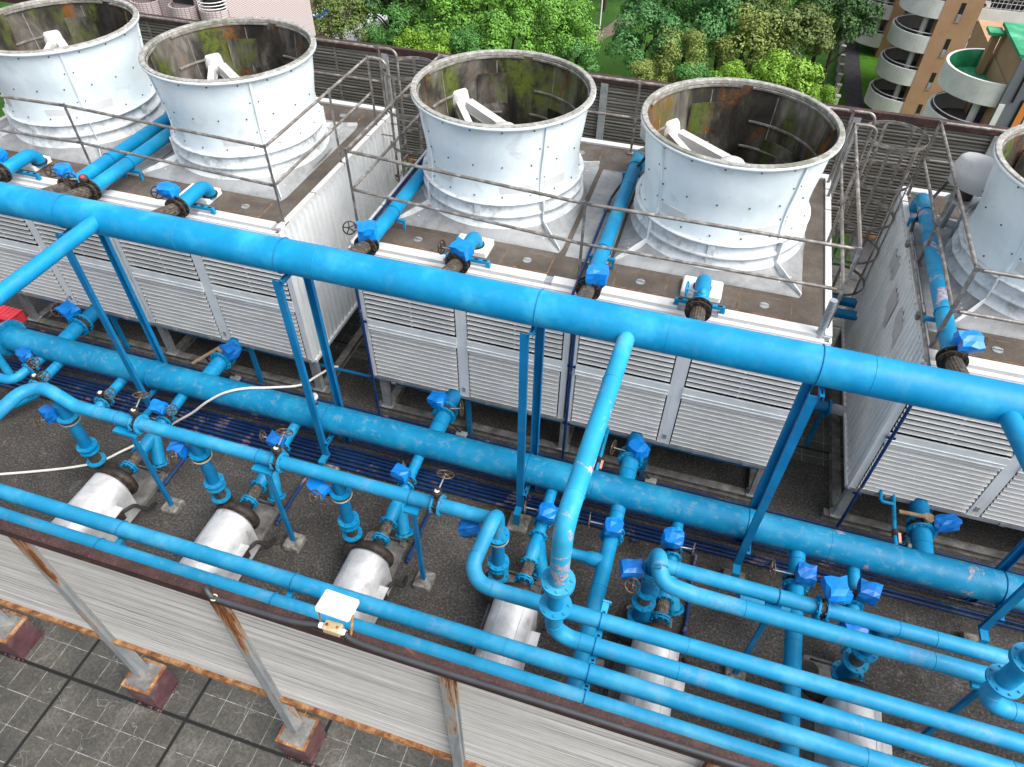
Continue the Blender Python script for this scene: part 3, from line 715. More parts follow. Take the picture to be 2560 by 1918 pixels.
def bag(label,o,s,mat='bag',seed=None,tie=(0,0,-1)):
    # crumpled sheet pulled over a gearbox and tied at the foot
    bagn[0]+=1;random.seed(seed if seed is not None else bagn[0]*13+5)
    n=3;idx={};mb=MB();sx,sy,sz=s;o=V(o);vs=[];fs=[]
    rot=Matrix.Rotation(random.uniform(-.5,.5),3,'Z')@Matrix.Rotation(random.uniform(-.3,.3),3,'X')
    def vid(i,j,k):
        key=(i,j,k)
        if key not in idx:
            p=V((i/n*2-1,j/n*2-1,k/n*2-1));l=p.length;p=p*(.62+.38*(max(abs(p.x),abs(p.y),abs(p.z))/l))*1.06
            z=p.z;pin=1-.42*max(0,-z)**1.4;fold=.11*math.sin(i*2.1+k*1.3+bagn[0])*math.cos(j*1.9-k)+random.uniform(-.15,.15)
            p=V((p.x*pin*(1+fold),p.y*pin*(1+fold*.8),p.z*(1+random.uniform(-.1,.1))))
            idx[key]=len(vs);vs.append(o+rot@V((p.x*sx,p.y*sy,p.z*sz)))
        return idx[key]
    for i in range(n):
        for j in range(n):
            for q in ([(i,j,0),(i,j+1,0),(i+1,j+1,0),(i+1,j,0)],[(i,j,n),(i+1,j,n),(i+1,j+1,n),(i,j+1,n)],
                      [(i,0,j),(i+1,0,j),(i+1,0,j+1),(i,0,j+1)],[(i,n,j),(i,n,j+1),(i+1,n,j+1),(i+1,n,j)],
                      [(0,i,j),(0,i,j+1),(0,i+1,j+1),(0,i+1,j)],[(n,i,j),(n,i+1,j),(n,i+1,j+1),(n,i,j+1)]):
                f=[vid(*c) for c in q];fs.append((f[0],f[1],f[2]));fs.append((f[0],f[2],f[3]))
    b=mb.add(vs,fs).build('plastic_bag',M[mat],None,o)
    return tag(b,label,'bag','blue bags over the valves')
# ------------------------------------------------------------------ upper header
A=T('supply_header','thick blue main pipe crossing the whole photo on tall posts before the white towers','pipe',(-2,5.96,3.95))
pipe(A,'pipe',[(-14,5.96,3.95),(9.5,5.96,3.95)],.211,M['blue'],64)
for x in (-7.87,-4.70,-1.49,1.50,4.65): uclamp(A,(x,5.96,3.95),(1,0,0),.211)
for x in (-9.9,-6.1,-4.2,2.0,-.05): weld(A,(x,5.96,3.95),(1,0,0),.211,M['blue'])
def br(path,r,mat,ends):
    b=pipe(A,'branch',path,r,M[mat],32)
    for o,ax,fr in ends: fl(b,o,ax,fr,r,'blue_light',8,.028)
    return b
b=br(fillet([(-7.27,5.96,4.0),(-7.30,3.35,3.98),(-7.30,3.35,2.9)],.2),.095,'blue',[((-7.30,3.35,2.915),(0,0,1),.165)])
weld(b,(-7.29,4.9,3.99),(0,1,0),.095,M['blue'])
b=br(fillet([(-.465,5.96,3.95),(-.53,3.352,3.88),(-.53,3.352,2.9)],.2),.093,'blue_chip',[((-.53,3.352,2.915),(0,0,1),.165)])
weld(b,(-.52,3.66,3.886),(0,1,0),.093,M['blue_light']);weld(b,(-.49,5.1,3.927),(0,1,0),.093,M['blue'])
b=br(fillet([(3.225,5.96,3.95),(3.68,3.95,3.86),(3.70,3.95,2.75)],.2),.095,'blue',[((3.70,3.95,2.765),(0,0,1),.165)])
# ------------------------------------------------------------------ lower header
B=T('return_header','thick worn blue main pipe low over the roof, running behind the pump row','pipe',(-2,6.06,.88))
pipe(B,'pipe',[(-10.72,6.06,.88),(9.5,6.06,.88)],.212,M['blue_old'],64)
fl(B,(-10.73,6.06,.88),(1,0,0),.31,.212,'blue_old',14,.04)
pipe(B,'pipe',[(-14,6.06,.88),(-10.75,6.06,.88)],.205,M['blue_old'],48)
for x in (-7.87,-4.74,-1.56,1.50,4.62): uclamp(B,(x,6.06,.88),(1,0,0),.212)
for x in (-5.9,-.6,2.55,5.6): weld(B,(x,6.06,.88),(1,0,0),.212,M['blue_old'])
# riser pipes from the lower header up under each tower cell
who={-9.78:'first cell from the left of the photo',-6.98:'second tower cell, behind the white hose',-3.07:'third tower cell, right of the aisle',-.19:'fourth tower cell, beside the pink tagged stub',3.73:'tower at the right edge, with a wooden lever'}
UX=(-9.78,-6.98,-3.07,-.19,3.73)
for x in UX:
    t=T('basin_pipe','short blue basin pipe under the '+who[x],'pipe',(x,6.3,.93),'basin pipes under the towers')
    pipe(t,'pipe',[(x,6.1,.90),(x,6.62,.93)],.122,M['blue'],32);weld(t,(x,6.38,.92),(0,1,0),.122,M['blue_steel'])
    pipe(t,'pipe',fillet([(x,6.70,.935),(x,7.62,.95),(x,7.62,1.3)],.2),.122,M['blue_steel'],32)
    for y in (6.60,6.72): fl(t,(x,y,.932),(0,1,0),.185,.122,'blue',12,.026)
    MB().disc((x,6.66,.932),(0,1,0),.155,.09,30).build('valve_body',M['iron'],t)
    mb=MB();mb.channel((x+.2,7.12,.02),(x+.2,7.12,.9),.08,.05,.006,up=(0,1,0))
    for z in (.2,.35,.5,.65): mb.box(x+.185,x+.215,7.085,7.094,z,z+.06)
    mb.build('bracket',M['blue_steel'],t)
def hw(label,o,ax,stem0,R=.12):
    t=T('valve_handwheel',label,'handwheel',o,'handwheels under the towers');MB().tube([stem0,o],.010,8).build('stem',M['galv'],t);handwheel(t,o,ax,R);return t
hw('large spoked handwheel left of the bagged valve at the far left basin pipe',(-10.18,6.72,1.12),(.75,-.5,.35),(-9.9,6.68,1.05),.125)
hw('brown handwheel standing on edge right of the bagged valve on the third basin pipe',(-2.82,6.72,1.05),(1,.2,.1),(-3.0,6.66,1.05),.12)
hw('brown handwheel on edge left of the bagged valve beside the fourth basin pipe',(-.47,6.68,1.04),(1,-.2,.1),(-.25,6.66,1.05),.11)
for x,sg,w_ in ((-6.98,-1,'second'),(3.73,-1,'right hand')):
    t=T('lever_handle','wooden lever over the valve of the %s basin pipe, beside a blue bag'%w_,'lever',(x,6.66,1.12),'wooden valve levers')
    if x<0: MB().beam((x-.02,6.72,1.14),(x-.30,6.32,1.05),.05,.022).build('lever',M['wood'],t)
    else: MB().beam((x+.1,6.70,1.14),(x-.36,6.66,1.16),.05,.022).build('lever',M['wood'],t)
    MB().disc((x+.02,6.69,1.13),(0,0,1),.07,.05,14).build('hub',M['wood'],t)
bag('blue bag on the far left valve under the left tower, next to a large handwheel',(-9.98,6.72,1.13),(.16,.13,.11))
bag('dark blue crumpled bag on the valve with the wooden lever behind the white hose',(-6.82,6.72,1.08),(.14,.12,.12),'bag_dark')
bag('blue bag on the basin valve near the left end of the middle tower',(-3.2,6.70,1.10),(.13,.11,.13))
bag('blue bag on the basin valve straight behind the steep chipped branch pipe',(-.12,6.69,1.08),(.13,.11,.14))
bag('blue bag flapping beside the wooden lever under the right tower',(3.98,6.70,1.08),(.16,.09,.11),'bag_dark')
# thin blue pipe and vents under the towers
for xa,xb,lb in ((-11.6,-3.45,'thin blue water pipe running under the left tower towards the aisle'),(-3.0,1.9,'thin blue water pipe under the middle tower behind its legs')):
    t=T('feed_pipe',lb,'pipe',(xa,7.4,.5));pipe(t,'pipe',[(xa,7.4,.5),(xb,7.4,.5)],.027,M['blue_steel'],12)
    if xa<-5: MB().lathe([(.034,-.04),(.036,.04)],(-4.3,7.4,.5),(1,0,0),12).build('tape_wrap',M['hose'],t)
for x,lb in ((-9.95,'thin looped blue vent pipe beside the leftmost basin pipe'),(-7.22,'thin looped blue vent pipe left of the wooden lever in the left tower'),(-3.45,'thin looped blue vent pipe left of the third basin pipe'),(-.62,'thin blue vent pipe with a pink tag behind the steep chipped branch'),(3.38,'thin blue vent pipe with a pink tag under the right tower')):
    t=T('vent_pipe',lb,'pipe',(x,6.9,.5),'vent pipes by the basin pipes')
    if x in (-.62,3.38):
        pipe(t,'pipe',[(x,6.22,.95),(x,6.55,.95),(x,7.25,1.02)],.028,M['blue'],12)
        pipe(t,'pipe',fillet([(x,6.9,1.0),(x-.17,6.9,1.0),(x-.17,7.3,1.05)],.04),.026,M['blue'],12)
        MB().tube([(x,6.40,.95),(x,6.50,.95)],.04,12).build('fitting',M['iron'],t)
        MB().box(x+.03,x+.065,6.3,6.45,.96,.985).build('tag',simple('pink_tag',(.62,.33,.28),.5,0,.1,5),t)
    else:
        pipe(t,'pipe',fillet([(x,7.3,.95),(x,7.3,.55),(x+.26,7.3,.55),(x+.26,7.3,.95)],.05),.028,M['blue'],12)
        pipe(t,'pipe',[(x-.3,7.3,.6),(x,7.3,.6)],.024,M['blue'],12)
t=T('red_crate','red ribbed plastic lid at the left edge behind the low main pipe','container',(-11.4,6.75,0))
mb=MB().bevbox(-12.4,-11.12,6.42,6.74,.66,.88,.03)
for k in range(14): mb.box(-12.3+.09*k,-12.26+.09*k,6.45,6.71,.88,.89)
mb.build('lid',M['redplastic'],t);MB().box(-12.3,-11.3,6.5,6.7,0,.66).build('body',M['redplastic'],t)
t=T('pressure_gauge','small round pressure gauge standing on the low main pipe beside a blue post','gauge',(-4.9,6.06,1.09))
MB().tube([(-4.9,6.06,1.08),(-4.9,6.06,1.25)],.014,10).build('stem',M['galv'],t);MB().tube([(-4.9,6.06,1.14),(-4.9,6.06,1.18)],.026,6).build('fitting',M['iron'],t)
dv=V((.25,-.55,.8)).normalized();c0=V((-4.9,6.05,1.31))
MB().lathe([(0,-.03),(.06,-.03),(.066,.02),(.056,.028),(0,.022)],c0,dv,22).build('case',M['galv'],t)
# ------------------------------------------------------------------ suction pipes and strainers
ORD=['leftmost','second','third','fourth','fifth','sixth']
S=(-7.27,-5.25,-3.2,-1.16,.63,2.92)
def zs(y): return .575+(y-4.47)*.11
pr=None
for i,x in enumerate(S):
    nb=('behind the pump that is furthest left','behind the second steel pump cover','behind the third steel pump cover, left of the steep branch','just left of the steep chipped branch pipe','right of the steep chipped branch, under the short loop','under the valved pipe at lower right')[i]
    t=T('suction_pipe','blue suction pipe with strainer '+nb,'pipe',(x,5.3,.6),'suction pipes of the pump row')
    pipe(t,'pipe',[(x,5.95,zs(5.95)),(x,5.47,zs(5.47))],.078,M['blue'],28);weld(t,(x,5.80,zs(5.8)),(0,1,0),.079,M['blue_steel'])
    for y in (5.47,5.37,5.17,4.76,4.52): fl(t,(x,y,zs(y)),(0,1,0),.128,.08,'blue',8,.024)
    pipe(t,'pipe',[(x,5.36,zs(5.36)),(x,5.17,zs(5.17))],.08,M['blue'],28)
    mb=MB().tube([(x,5.17,zs(5.17)),(x,5.05,zs(5.05)),(x,4.95,zs(4.95)),(x,4.85,zs(4.85)),(x,4.76,zs(4.76))],[.08,.095,.105,.09,.08],24)
    mb.tube([(x+.02,5.10,zs(5.1)),(x+.13,4.90,.36),(x+.16,4.86,.30)],[.09,.095,.095],24)
    mb.flange((x+.165,4.855,.29),(.33,-.4,-.78),.135,.024,8,.09);mb.build('strainer',M['blue'],t)
    flex(t,(x,4.75,zs(4.75)),(x,4.52,zs(4.52)),.078)
    fl(t,(x,4.485,zs(4.485)),(0,1,0),.128,.08,'blue',8,.02)
    # wafer valve on each suction pipe
    gx=-.02 if i<4 else .02
    vlab='geared valve on the %s suction pipe'%(('leftmost',)+('second','third','fourth','fifth','rightmost'))[i] if False else 'spoked suction valve '+nb
    o=V((x,5.42,zs(5.42)))
    wheels=[((x+.2,5.44,.93),(.9,-.3,.25)),((x-.22,5.40,.93),(.9,.3,.3)),((x-.12,5.62,.8),(.8,.3,.2)),((x-.27,5.44,.83),(1,.15,.05)),((x+.24,5.46,.86),(1,-.12,.1)),((x-.16,5.45,.88),(1,.1,.1))][i]
    valve(vlab,o,(0,1,0),.08,(x,5.42,.88),wheels[0],wheels[1],.085 if i!=2 else .06)
bag('blue bag hung over the leftmost suction valve beside a dark handwheel',(-7.30,5.43,.91),(.12,.10,.10))
bag('blue bag between two handwheels on the second suction valve',(-5.25,5.41,.89),(.115,.10,.105),'bag_dark')
bag('blue bag standing on the third suction valve in front of the navy conduits',(-3.25,5.39,.90),(.125,.10,.11))
bag('blue bag over the suction valve left of the steep chipped branch',(-1.10,5.38,.88),(.12,.11,.135))
bag('square blue bag on the thicker pipe right of the steep branch, wheel at left',(-.20,5.42,.90),(.12,.12,.12))
bag('blue bag behind the rounded pipe loop, with a wheel on its right',(.58,5.50,.88),(.125,.12,.13))
bag('blue bag on the thick bypass pipe with a wheel on its left, lower right',(2.26,5.46,.93),(.12,.12,.12),'bag_dark')
bag('brightest blue bag of the three in the lower right group, over the pipe valve',(2.27,4.62,2.02),(.125,.125,.125))
bag('blue bag on the rightmost suction valve, right of the brightest bag',(3.02,5.46,.90),(.125,.12,.13),'bag_dark')
# bypass pipes with tees
for x,lb,bl in ((-.2,'thick blue bypass pipe with a reducing tee passing below the four long pipes','steep'),(2.2,'thick blue bypass pipe with a capped tee at lower right under the long pipes','right')):
    t=T('bypass_pipe',lb,'pipe',(x,4,.7),'bypass pipes')
    pipe(t,'pipe',[(x,5.98,.78),(x,5.50,.74)],.102,M['blue'],32);pipe(t,'pipe',[(x,5.40,.73),(x,2.6,.70)],.102,M['blue'],32)
    weld(t,(x,5.75,.765),(0,1,0),.102,M['blue_steel'])
    for y in (5.49,5.39): fl(t,(x,y,.735),(0,1,0),.165,.105,'blue',10,.026)
    for y in (4.62,5.25): weld(t,(x,y,.72),(0,1,0),.102,M['blue_steel'])
    uclamp(t,(x,4.1,.712),(0,1,0),.102)
    if x<0:
        mb=MB().tube([(x,5.0,.72),(x-.15,5.0,.72),(x-.20,5.0,.72),(x-.27,5.0,.72),(x-.42,5.0,.72)],[.1,.1,.1,.075,.072],24);mb.build('tee',M['blue'],t)
        pipe(t,'tee_end',fillet([(x-.42,5.0,.72),(x-.62,5.0,.72),(x-.62,5.0,.3)],.1),.072,M['blue'],24)
    else:
        MB().tube([(x,5.02,.72),(x-.66,5.02,.72)],.088,24).build('tee',M['blue'],t);fl(t,(x-.67,5.02,.72),(1,0,0),.15,.09,'blue',8,.03)
    valve('bypass valve on the thick pipe '+('right of the steep chipped branch' if x<0 else 'at lower right under the dull blue bag'),(x,5.44,.735),(0,1,0),.105,(x,5.44,.92),(x-.33,5.44,.90),(1,.1,0),.12,'iron',False)
# left cluster
for x,lb,y1 in ((-9.66,'short blue stub pipe with a black geared valve, above the rounded bend at left',5.18),(-8.40,'blue stub pipe with flanged black valve between the bend and the leftmost pump',5.25)):
    t=T('stub_pipe',lb,'pipe',(x,5.6,.7),'valved stub pipes')
    pipe(t,'pipe',[(x,5.95,.75),(x,5.47,.72)],.077,M['blue'],28);weld(t,(x,5.80,.74),(0,1,0),.078,M['blue_steel'])
    for y in (5.47,5.37): fl(t,(x,y,.715),(0,1,0),.135,.08,'blue',8)
    pipe(t,'pipe',[(x,5.37,.715),(x,y1,.70),(x,y1-.04,.70)],[.079,.079,.05],M['blue'],28)
    valve('black geared valve with indicator on the stub '+('above the rounded bend' if x<-9 else 'left of the first bagged suction pipe'),(x,5.42,.717),(0,1,0),.08,(x+.02,5.42,.89),(x+.2,5.44,.93),(.9,-.3,.25))
t=T('corner_pipe','curved blue pipe with a brown band at the left edge below the thick low main','pipe',(-10.15,5.6,.7))
pipe(t,'pipe',fillet([(-10.0,5.95,.76),(-10.12,5.36,.70),(-11.4,5.30,.70)],.18),.077,M['blue'],28)
for q in ((-10.04,5.72,.735),(-10.055,5.63,.725)): fl(t,q,(.2,.98,0),.13,.08,'blue',8)
MB().tube([(-10.43,5.345,.70),(-10.36,5.348,.70)],.0785,24).build('brown_band',M['rust'],t)
pipe(t,'vertical_pipe',[(-10.30,5.47,.68),(-10.30,5.47,3.2)],.062,M['blue'],20)
valve('valve under the flat blue bag at the left edge of the pipe yard',(-10.05,5.675,.73),(.2,.98,0),.08,(-10.05,5.7,.86),(-9.88,5.66,.90),(.85,-.4,.3),.085,'iron',False)
bag('flat topped blue bag over the valve at the left edge below the low main',(-10.12,5.74,.93),(.14,.10,.09),'bag_dark')
t=T('ground_pipe','blue pipe lying low at the left edge in front of the navy conduits','pipe',(-10.6,5.1,.3));pipe(t,'pipe',[(-10.0,5.5,.3),(-10.6,4.6,.25)],.075,M['blue'],24)
# ------------------------------------------------------------------ pumps
def mkpump():
    t=T('pump','','pump',(0,4.2,0),'pumps in the yard')
    mb=MB();P=[(-.285,.12)]+[(.285*math.cos(PI-PI*k/18),.60+.285*math.sin(PI-PI*k/18)) for k in range(19)]+[(.285,.12)]
    n=len(P)
    for y in (3.22,4.14): mb.v+= [V((x,y,z)) for x,z in P]
    mb.f+= [(i,n+i,n+i+1,i+1)[::-1] for i in range(n-1)];mb.sm+= [True]*(n-1);mb.mi+=[0]*(n-1)
    mb.add([(x,4.14,z) for x,z in P],[tuple(range(n))]);mb.add([(x,3.22,z) for x,z in P],[tuple(range(n-1,-1,-1))])
    c=mb.build('motor_cover',M['cover'],t)
    mb=MB()
    for s_ in (-1,1):
        for k in (5,13): pass
    for k in (6,12):
        a=PI-PI*k/18;mb.beam((.2865*math.cos(a),3.22,.60+.2865*math.sin(a)),(.2865*math.cos(a),4.14,.60+.2865*math.sin(a)),.006,.003,up=(math.cos(a),0,math.sin(a)))
    for y in (3.225,4.135):
        for i in range(1,n-2): mb.beam((P[i][0]*1.004,y,P[i][1]+.001),(P[i+1][0]*1.004,y,P[i+1][1]+.001),.014,.006,up=(P[i][0],0,P[i][1]-.5))
    mb.build('seam',M['galv'],c)
    for s_ in (-1,1): MB().box(s_*.25-.02,s_*.25+.02,3.26,3.36,.05,.14).build('foot',M['iron'],t)
    mb=MB().lathe([(0,-.09),(.2,-.09),(.27,-.05),(.285,0),(.27,.05),(.2,.09),(0,.09)],(0,4.27,.55),(0,1,0),32)
    mb.lathe([(.0,-.02),(.24,-.02),(.24,.03),(0,.03)],(0,4.17,.57),(0,1,0),28,False)
    mb.tube(fillet([(-.1,4.27,.32),(-.44,4.33,.32),(-.44,4.5,.34),(-.44,4.51,.42)],.08,4),[.12]*2+[.11]*(len(fillet([(-.1,4.27,.32),(-.44,4.33,.32),(-.44,4.5,.34),(-.44,4.51,.42)],.08,4))-2),20)
    mb.tube([(0,4.3,.56),(0,4.46,.575)],[.13,.085],20)
    for k in range(10):
        a=2*PI*k/10;mb.beam((.255*math.cos(a),4.20,.57+.255*math.sin(a)),(.255*math.cos(a),4.15,.57+.255*math.sin(a)),.02,.02)
    mb.build('volute',M['iron'],t)
    mb=MB().box(-.42,.18,3.3,4.82,.03,.05);
    for x in (-.43,.17): mb.box(x,x+.025,3.25,4.87,0,.07)
    for y in (3.25,4.845): mb.box(-.43,.195,y,y+.025,0,.07)
    for x in (-.38,.13):
        for y in (3.32,4.80): mb.box(x-.04,x+.04,y-.035,y+.035,.07,.082);mb.disc((x,y,.083),(0,0,1),.016,.01,10)
    mb.build('base_frame',M['base'],t)
    b=MB().bevbox(.27,.37,3.62,3.86,.36,.58,.01).build('terminal_box',M['iron'],t);MB().box(.25,.40,3.61,3.87,.58,.592).build('lid',M['cover'],b)
    MB().tube(fillet([(.33,3.86,.46),(.36,4.05,.40),(.46,4.12,.22),(.40,4.32,.10)],.08,5),.028,10).build('cable',M['dark'],t)
    return t
p0=mkpump();PLAB=['pump under a silver motor cover, leftmost in the yard, right of the rounded blue bend','pump under a silver cover between the first and second small blue posts','pump under a silver cover with brown stains, straight behind the white floodlight','pump under a silver cover below the bend left of the flanged vertical pipe','silver pump cover seen between the long pipes right of the flanged vertical pipe','silver pump cover almost hidden below the long pipes at lower right']
p0['label']=PLAB[0];pp=[p0]
for i in range(1,6): pp.append(copy_tree(p0,None,(S[i],4.2,0),0,PLAB[i]))
p0.location=(S[0],4.2,0)
# pump discharge risers
RX=(-7.89,-5.735,-3.645,-1.515,.37,2.85)
RL=['upright blue riser below the rounded bend at the left','upright blue riser above the second pump, with a bronze wheel at its left','upright blue riser above the third pump, with a bag and a brass wheel beside it','upright blue riser under the bend left of the steep branch','stacked blue flanged riser under the rounded loop right of the steep branch','stacked blue flanged riser half hidden under the pipes at lower right']
for i,x in enumerate(RX):
    y=4.51;t=T('riser_pipe',RL[i],'pipe',(x,y,.42),'discharge risers of the pumps')
    if i<4:
        pipe(t,'pipe',[(x,y,1.76),(x,y,1.50)],.083,M['blue_steel'],28);fl(t,(x,y,1.50),(0,0,1),.142,.085,'blue',8,.026)
        MB().disc((x,y,1.462),(0,0,1),.128,.05,30).build('valve_body',M['iron'],t);MB().disc((x,y,1.425),(0,0,1),.138,.02,30).build('ring',M['jbox'] if i in (1,2) else M['galv'],t)
        pipe(t,'pipe',[(x,y,1.42),(x,y,.87)],.082,M['blue_steel'],28);fl(t,(x,y,.86),(0,0,1),.142,.085,'blue',8,.026)
        MB().tube([(x,y,.85),(x,y,.77)],.10,24).build('spool',M['blue_steel'],t);fl(t,(x,y,.765),(0,0,1),.138,.1,'blue',8,.024)
        flex(t,(x,y,.755),(x,y,.52),.08,'flex');fl(t,(x,y,.51),(0,0,1),.138,.085,'blue',8,.026)
        pipe(t,'pipe',[(x,y,.50),(x,y,.40)],.085,M['iron'],24)
    else:
        pipe(t,'pipe',[(x,y,1.76),(x,y,1.63)],.086,M['blue_steel'],28);fl(t,(x,y,1.63),(0,0,1),.15,.086,'blue',8,.026)
        MB().disc((x,y,1.59),(0,0,1),.13,.055,30).build('valve_body',M['jbox'],t);fl(t,(x,y,1.55),(0,0,1),.148,.086,'blue',8,.022)
        pipe(t,'pipe',[(x,y,1.54),(x,y,1.22)],.086,M['blue_steel'],28);fl(t,(x,y,1.20),(0,0,1),.148,.086,'blue',8,.026)
        flex(t,(x,y,1.19),(x,y,.92),.083,'flex');fl(t,(x,y,.90),(0,0,1),.148,.086,'blue',8,.026)
        MB().lathe([(.083,.9),(.085,.75),(.11,.62),(.12,.53)],(x+.02,y,0),(0,0,1),28).build('reducer',M['blue_steel'],t)
        fl(t,(x+.02,y,.52),(0,0,1),.175,.12,'blue',12,.03);pipe(t,'pipe',[(x+.02,y,.50),(x+.02,y,.38)],.11,M['iron'],24)
WL=['bronze handwheel hanging left of the leftmost riser','bronze handwheel left of the second riser, beside a long drooping bag','brass handwheel under the bag left of the third riser','dark handwheel below the bag behind the bend of the fourth riser','brass handwheel under the crumpled bag left of the stacked riser']
for i in range(5):
    x=RX[i];t=T('riser_valve_wheel',WL[i],'handwheel',(x-.25,4.25,1.5),'handwheels on the risers')
    MB().tube([(x-.10,4.47,1.46),(x-.22,4.44,1.46)],.035,10).build('gearbox',M['iron'],t)
    o=(x-.19,4.24,1.66) if i else (x-.2,4.24,1.62);MB().tube([(x-.2,4.44,1.47),o],.010,8).build('stem',M['galv'],t);handwheel(t,o,(-.15,-.75,.65),.085)
bag('dark blue crumpled bag left of the flange of the leftmost riser',(-8.10,4.42,1.55),(.10,.09,.12),'bag_dark')
bag('long drooping blue bag left of the second riser',(-5.97,4.42,1.55),(.10,.09,.15),'bag_dark')
bag('blue bag hiding the valve left of the third riser, below the valved header',(-3.89,4.42,1.57),(.14,.10,.10))
bag('blue bag peeking out left of the big bend of the fourth riser',(-1.85,4.42,1.60),(.13,.10,.09),'bag_dark')
bag('jagged dark blue bag left of the stacked riser, above a brass wheel',(.13,4.42,1.66),(.13,.10,.11),'bag_dark')
bag('dark blue bag below the valved pipe at lower right, left of a flange',(2.56,4.42,1.68),(.12,.10,.11),'bag_dark')
# ------------------------------------------------------------------ discharge header C with its bend
C=T('discharge_header','blue pipe on top of the pump risers, starting at the rounded bend at left','pipe',(-5,4.51,1.8))
pipe(C,'pipe',fillet([(-8.28,1.4,2.0),(-8.28,4.54,2.0),(-7.92,4.52,1.99),(-7.6,4.51,1.8),(-6.62,4.51,1.8)],[.27,.2,.25],10),.090,M['blue_light'],36)
for a,b in ((-6.54,-4.50),(-4.42,-2.33),(-2.25,-1.52)): pipe(C,'pipe',[(a,4.51,1.8),(b,4.51,1.8)],.088,M['blue_light'],36)
for x in (-6.58,-4.46,-2.29):
    for s_ in (-.045,.045): fl(C,(x+s_,4.51,1.8),(1,0,0),.138,.09,'blue_light',8,.022)
for x in (-6.90,-4.75,-2.64): uclamp(C,(x,4.51,1.8),(1,0,0),.088)
for x in (-8.05,-5.9,-5.4,-3.85,-3.5): weld(C,(x,4.51,1.8 if x>-8 else 2.0),(1,0,0),.088,M['blue_light'])
for x,lb in ((-6.58,'black header valve above the second riser, its wheel tilted back'),(-4.46,'black header valve with white indicator between the second and third risers'),(-2.29,'black header valve with white indicator left of the big bend')):
    valve(lb,(x,4.51,1.8),(1,0,0),.09,(x,4.535,2.01),(x+.05,4.71,2.17),(.05,.45,.89),.10,'iron',True,'valves along the discharge header')
# looping pipe F
F=T('loop_pipe','blue pipe rising over the fourth riser, looping down towards the fence and running right','pipe',(-1.5,3.65,1.8))
pipe(F,'pipe',fillet([(-1.515,4.51,1.5),(-1.525,4.51,2.02),(-1.60,3.645,1.86),(-1.2,3.645,1.80),(9.5,3.645,1.8)],[.16,.24,.3],12),.0885,M['blue_light'],36)
for q,ax in (((-1.585,3.95,1.915),(0,1,.18)),((-1.30,3.645,1.82),(1,0,-.1)),((.86,3.645,1.8),(1,0,0)),((4.4,3.645,1.8),(1,0,0))): weld(F,q,ax,.0885,M['blue_light'])
uclamp(F,(-.07,3.645,1.8),(1,0,0),.0885)
H=T('short_loop_pipe','blue pipe from the rounded loop over the stacked riser, running right to the bent flange','pipe',(.4,4.25,1.8))
pipe(H,'pipe',fillet([(.37,4.54,1.6),(.385,4.60,2.09),(.44,4.25,1.88),(.85,4.25,1.80),(9.5,4.25,1.8)],[.14,.2,.3],12),.0945,M['blue_light'],36)
for x in (.8,1.4,3.3): weld(H,(x,4.25,1.8),(1,0,0),.0945,M['blue_light'])
G1=T('valved_pipe','blue pipe right of the rounded loop, with a valve wrapped in the brightest bag','pipe',(.5,4.51,1.8))
pipe(G1,'pipe',[(.38,4.51,1.8),(2.155,4.51,1.8)],.086,M['blue_light'],36);pipe(G1,'pipe',[(2.235,4.51,1.8),(9.5,4.51,1.8)],.086,M['blue_light'],36)
for x in (2.15,2.24): fl(G1,(x,4.51,1.8),(1,0,0),.138,.09,'blue',8,.022)
uclamp(G1,(1.74,4.51,1.8),(1,0,0),.086);weld(G1,(.62,4.51,1.8),(1,0,0),.086,M['blue_light']);weld(G1,(2.98,4.51,1.8),(1,0,0),.086,M['blue_light']);weld(G1,(3.35,4.51,1.8),(1,0,0),.086,M['blue_light'])
t=T('butterfly_valve','brown wafer valve between two flanges below the brightest blue bag','valve',(2.195,4.51,1.8));MB().disc((2.195,4.51,1.8),(1,0,0),.105,.06,28).build('body',M['iron'],t)
MB().tube([(2.195,4.51,1.9),(2.22,4.58,2.0)],.03,10).build('neck',M['iron'],t)
for nm,lb,x,y,ra in (('drop_pipe','flanged vertical blue pipe bending into a long run to the right, below the chipped branch',-.53,3.352,.091),('right_drop_pipe','bent blue pipe with a bolted flange at the right edge',3.70,3.95,.093)):
    t=T(nm if x<0 else 'drop_pipe',lb,'pipe',(x,y,1.8),'drop pipes of the main branches')
    z1=2.43 if x<0 else 2.30;zt=2.885 if x<0 else 2.735
    fl(t,(x,y,zt),(0,0,1),.165,.095,'blue_light',8,.028);pipe(t,'spool',[(x,y,zt),(x,y,z1)],.082 if x<0 else .093,M['blue'],32)
    fl(t,(x,y,z1),(0,0,1),.165,.095,'blue_light',8,.028)
    pipe(t,'pipe',fillet([(x,y,z1),(x,y,1.8),(9.5,y,1.8)],.26,12),ra,M['blue_light'],36)
    weld(t,(x+.30,y,1.8),(1,0,0),ra,M['blue_light']);weld(t,(x,y,2.07),(0,0,1),ra,M['blue_light'])
    if x<0:
        for xx in (.80,3.9): weld(t,(xx,y,1.8),(1,0,0),ra,M['blue_light'])
        uclamp(t,(-.07,y,1.8),(1,0,0),ra)
    else:
        for xx in (4.2,): weld(t,(xx,y,1.8),(1,0,0),ra,M['blue_light'])
D=T('long_pipe','full width blue pipe, second from the ribbed fence','pipe',(-3,3.06,1.8));pipe(D,'pipe',[(-10.5,3.06,1.8),(9.5,3.06,1.8)],.093,M['blue_light'],36)
E_=T('long_pipe','full width blue pipe, nearest to the ribbed fence and half covered by its rusty beam','pipe',(-3,2.79,1.8));pipe(E_,'pipe',[(-10.5,2.79,1.8),(9.5,2.79,1.8)],.0855,M['blue_light'],36)
for x in (-5.69,-3.42,-.07,3.5): uclamp(D,(x,3.06,1.8),(1,0,0),.093)
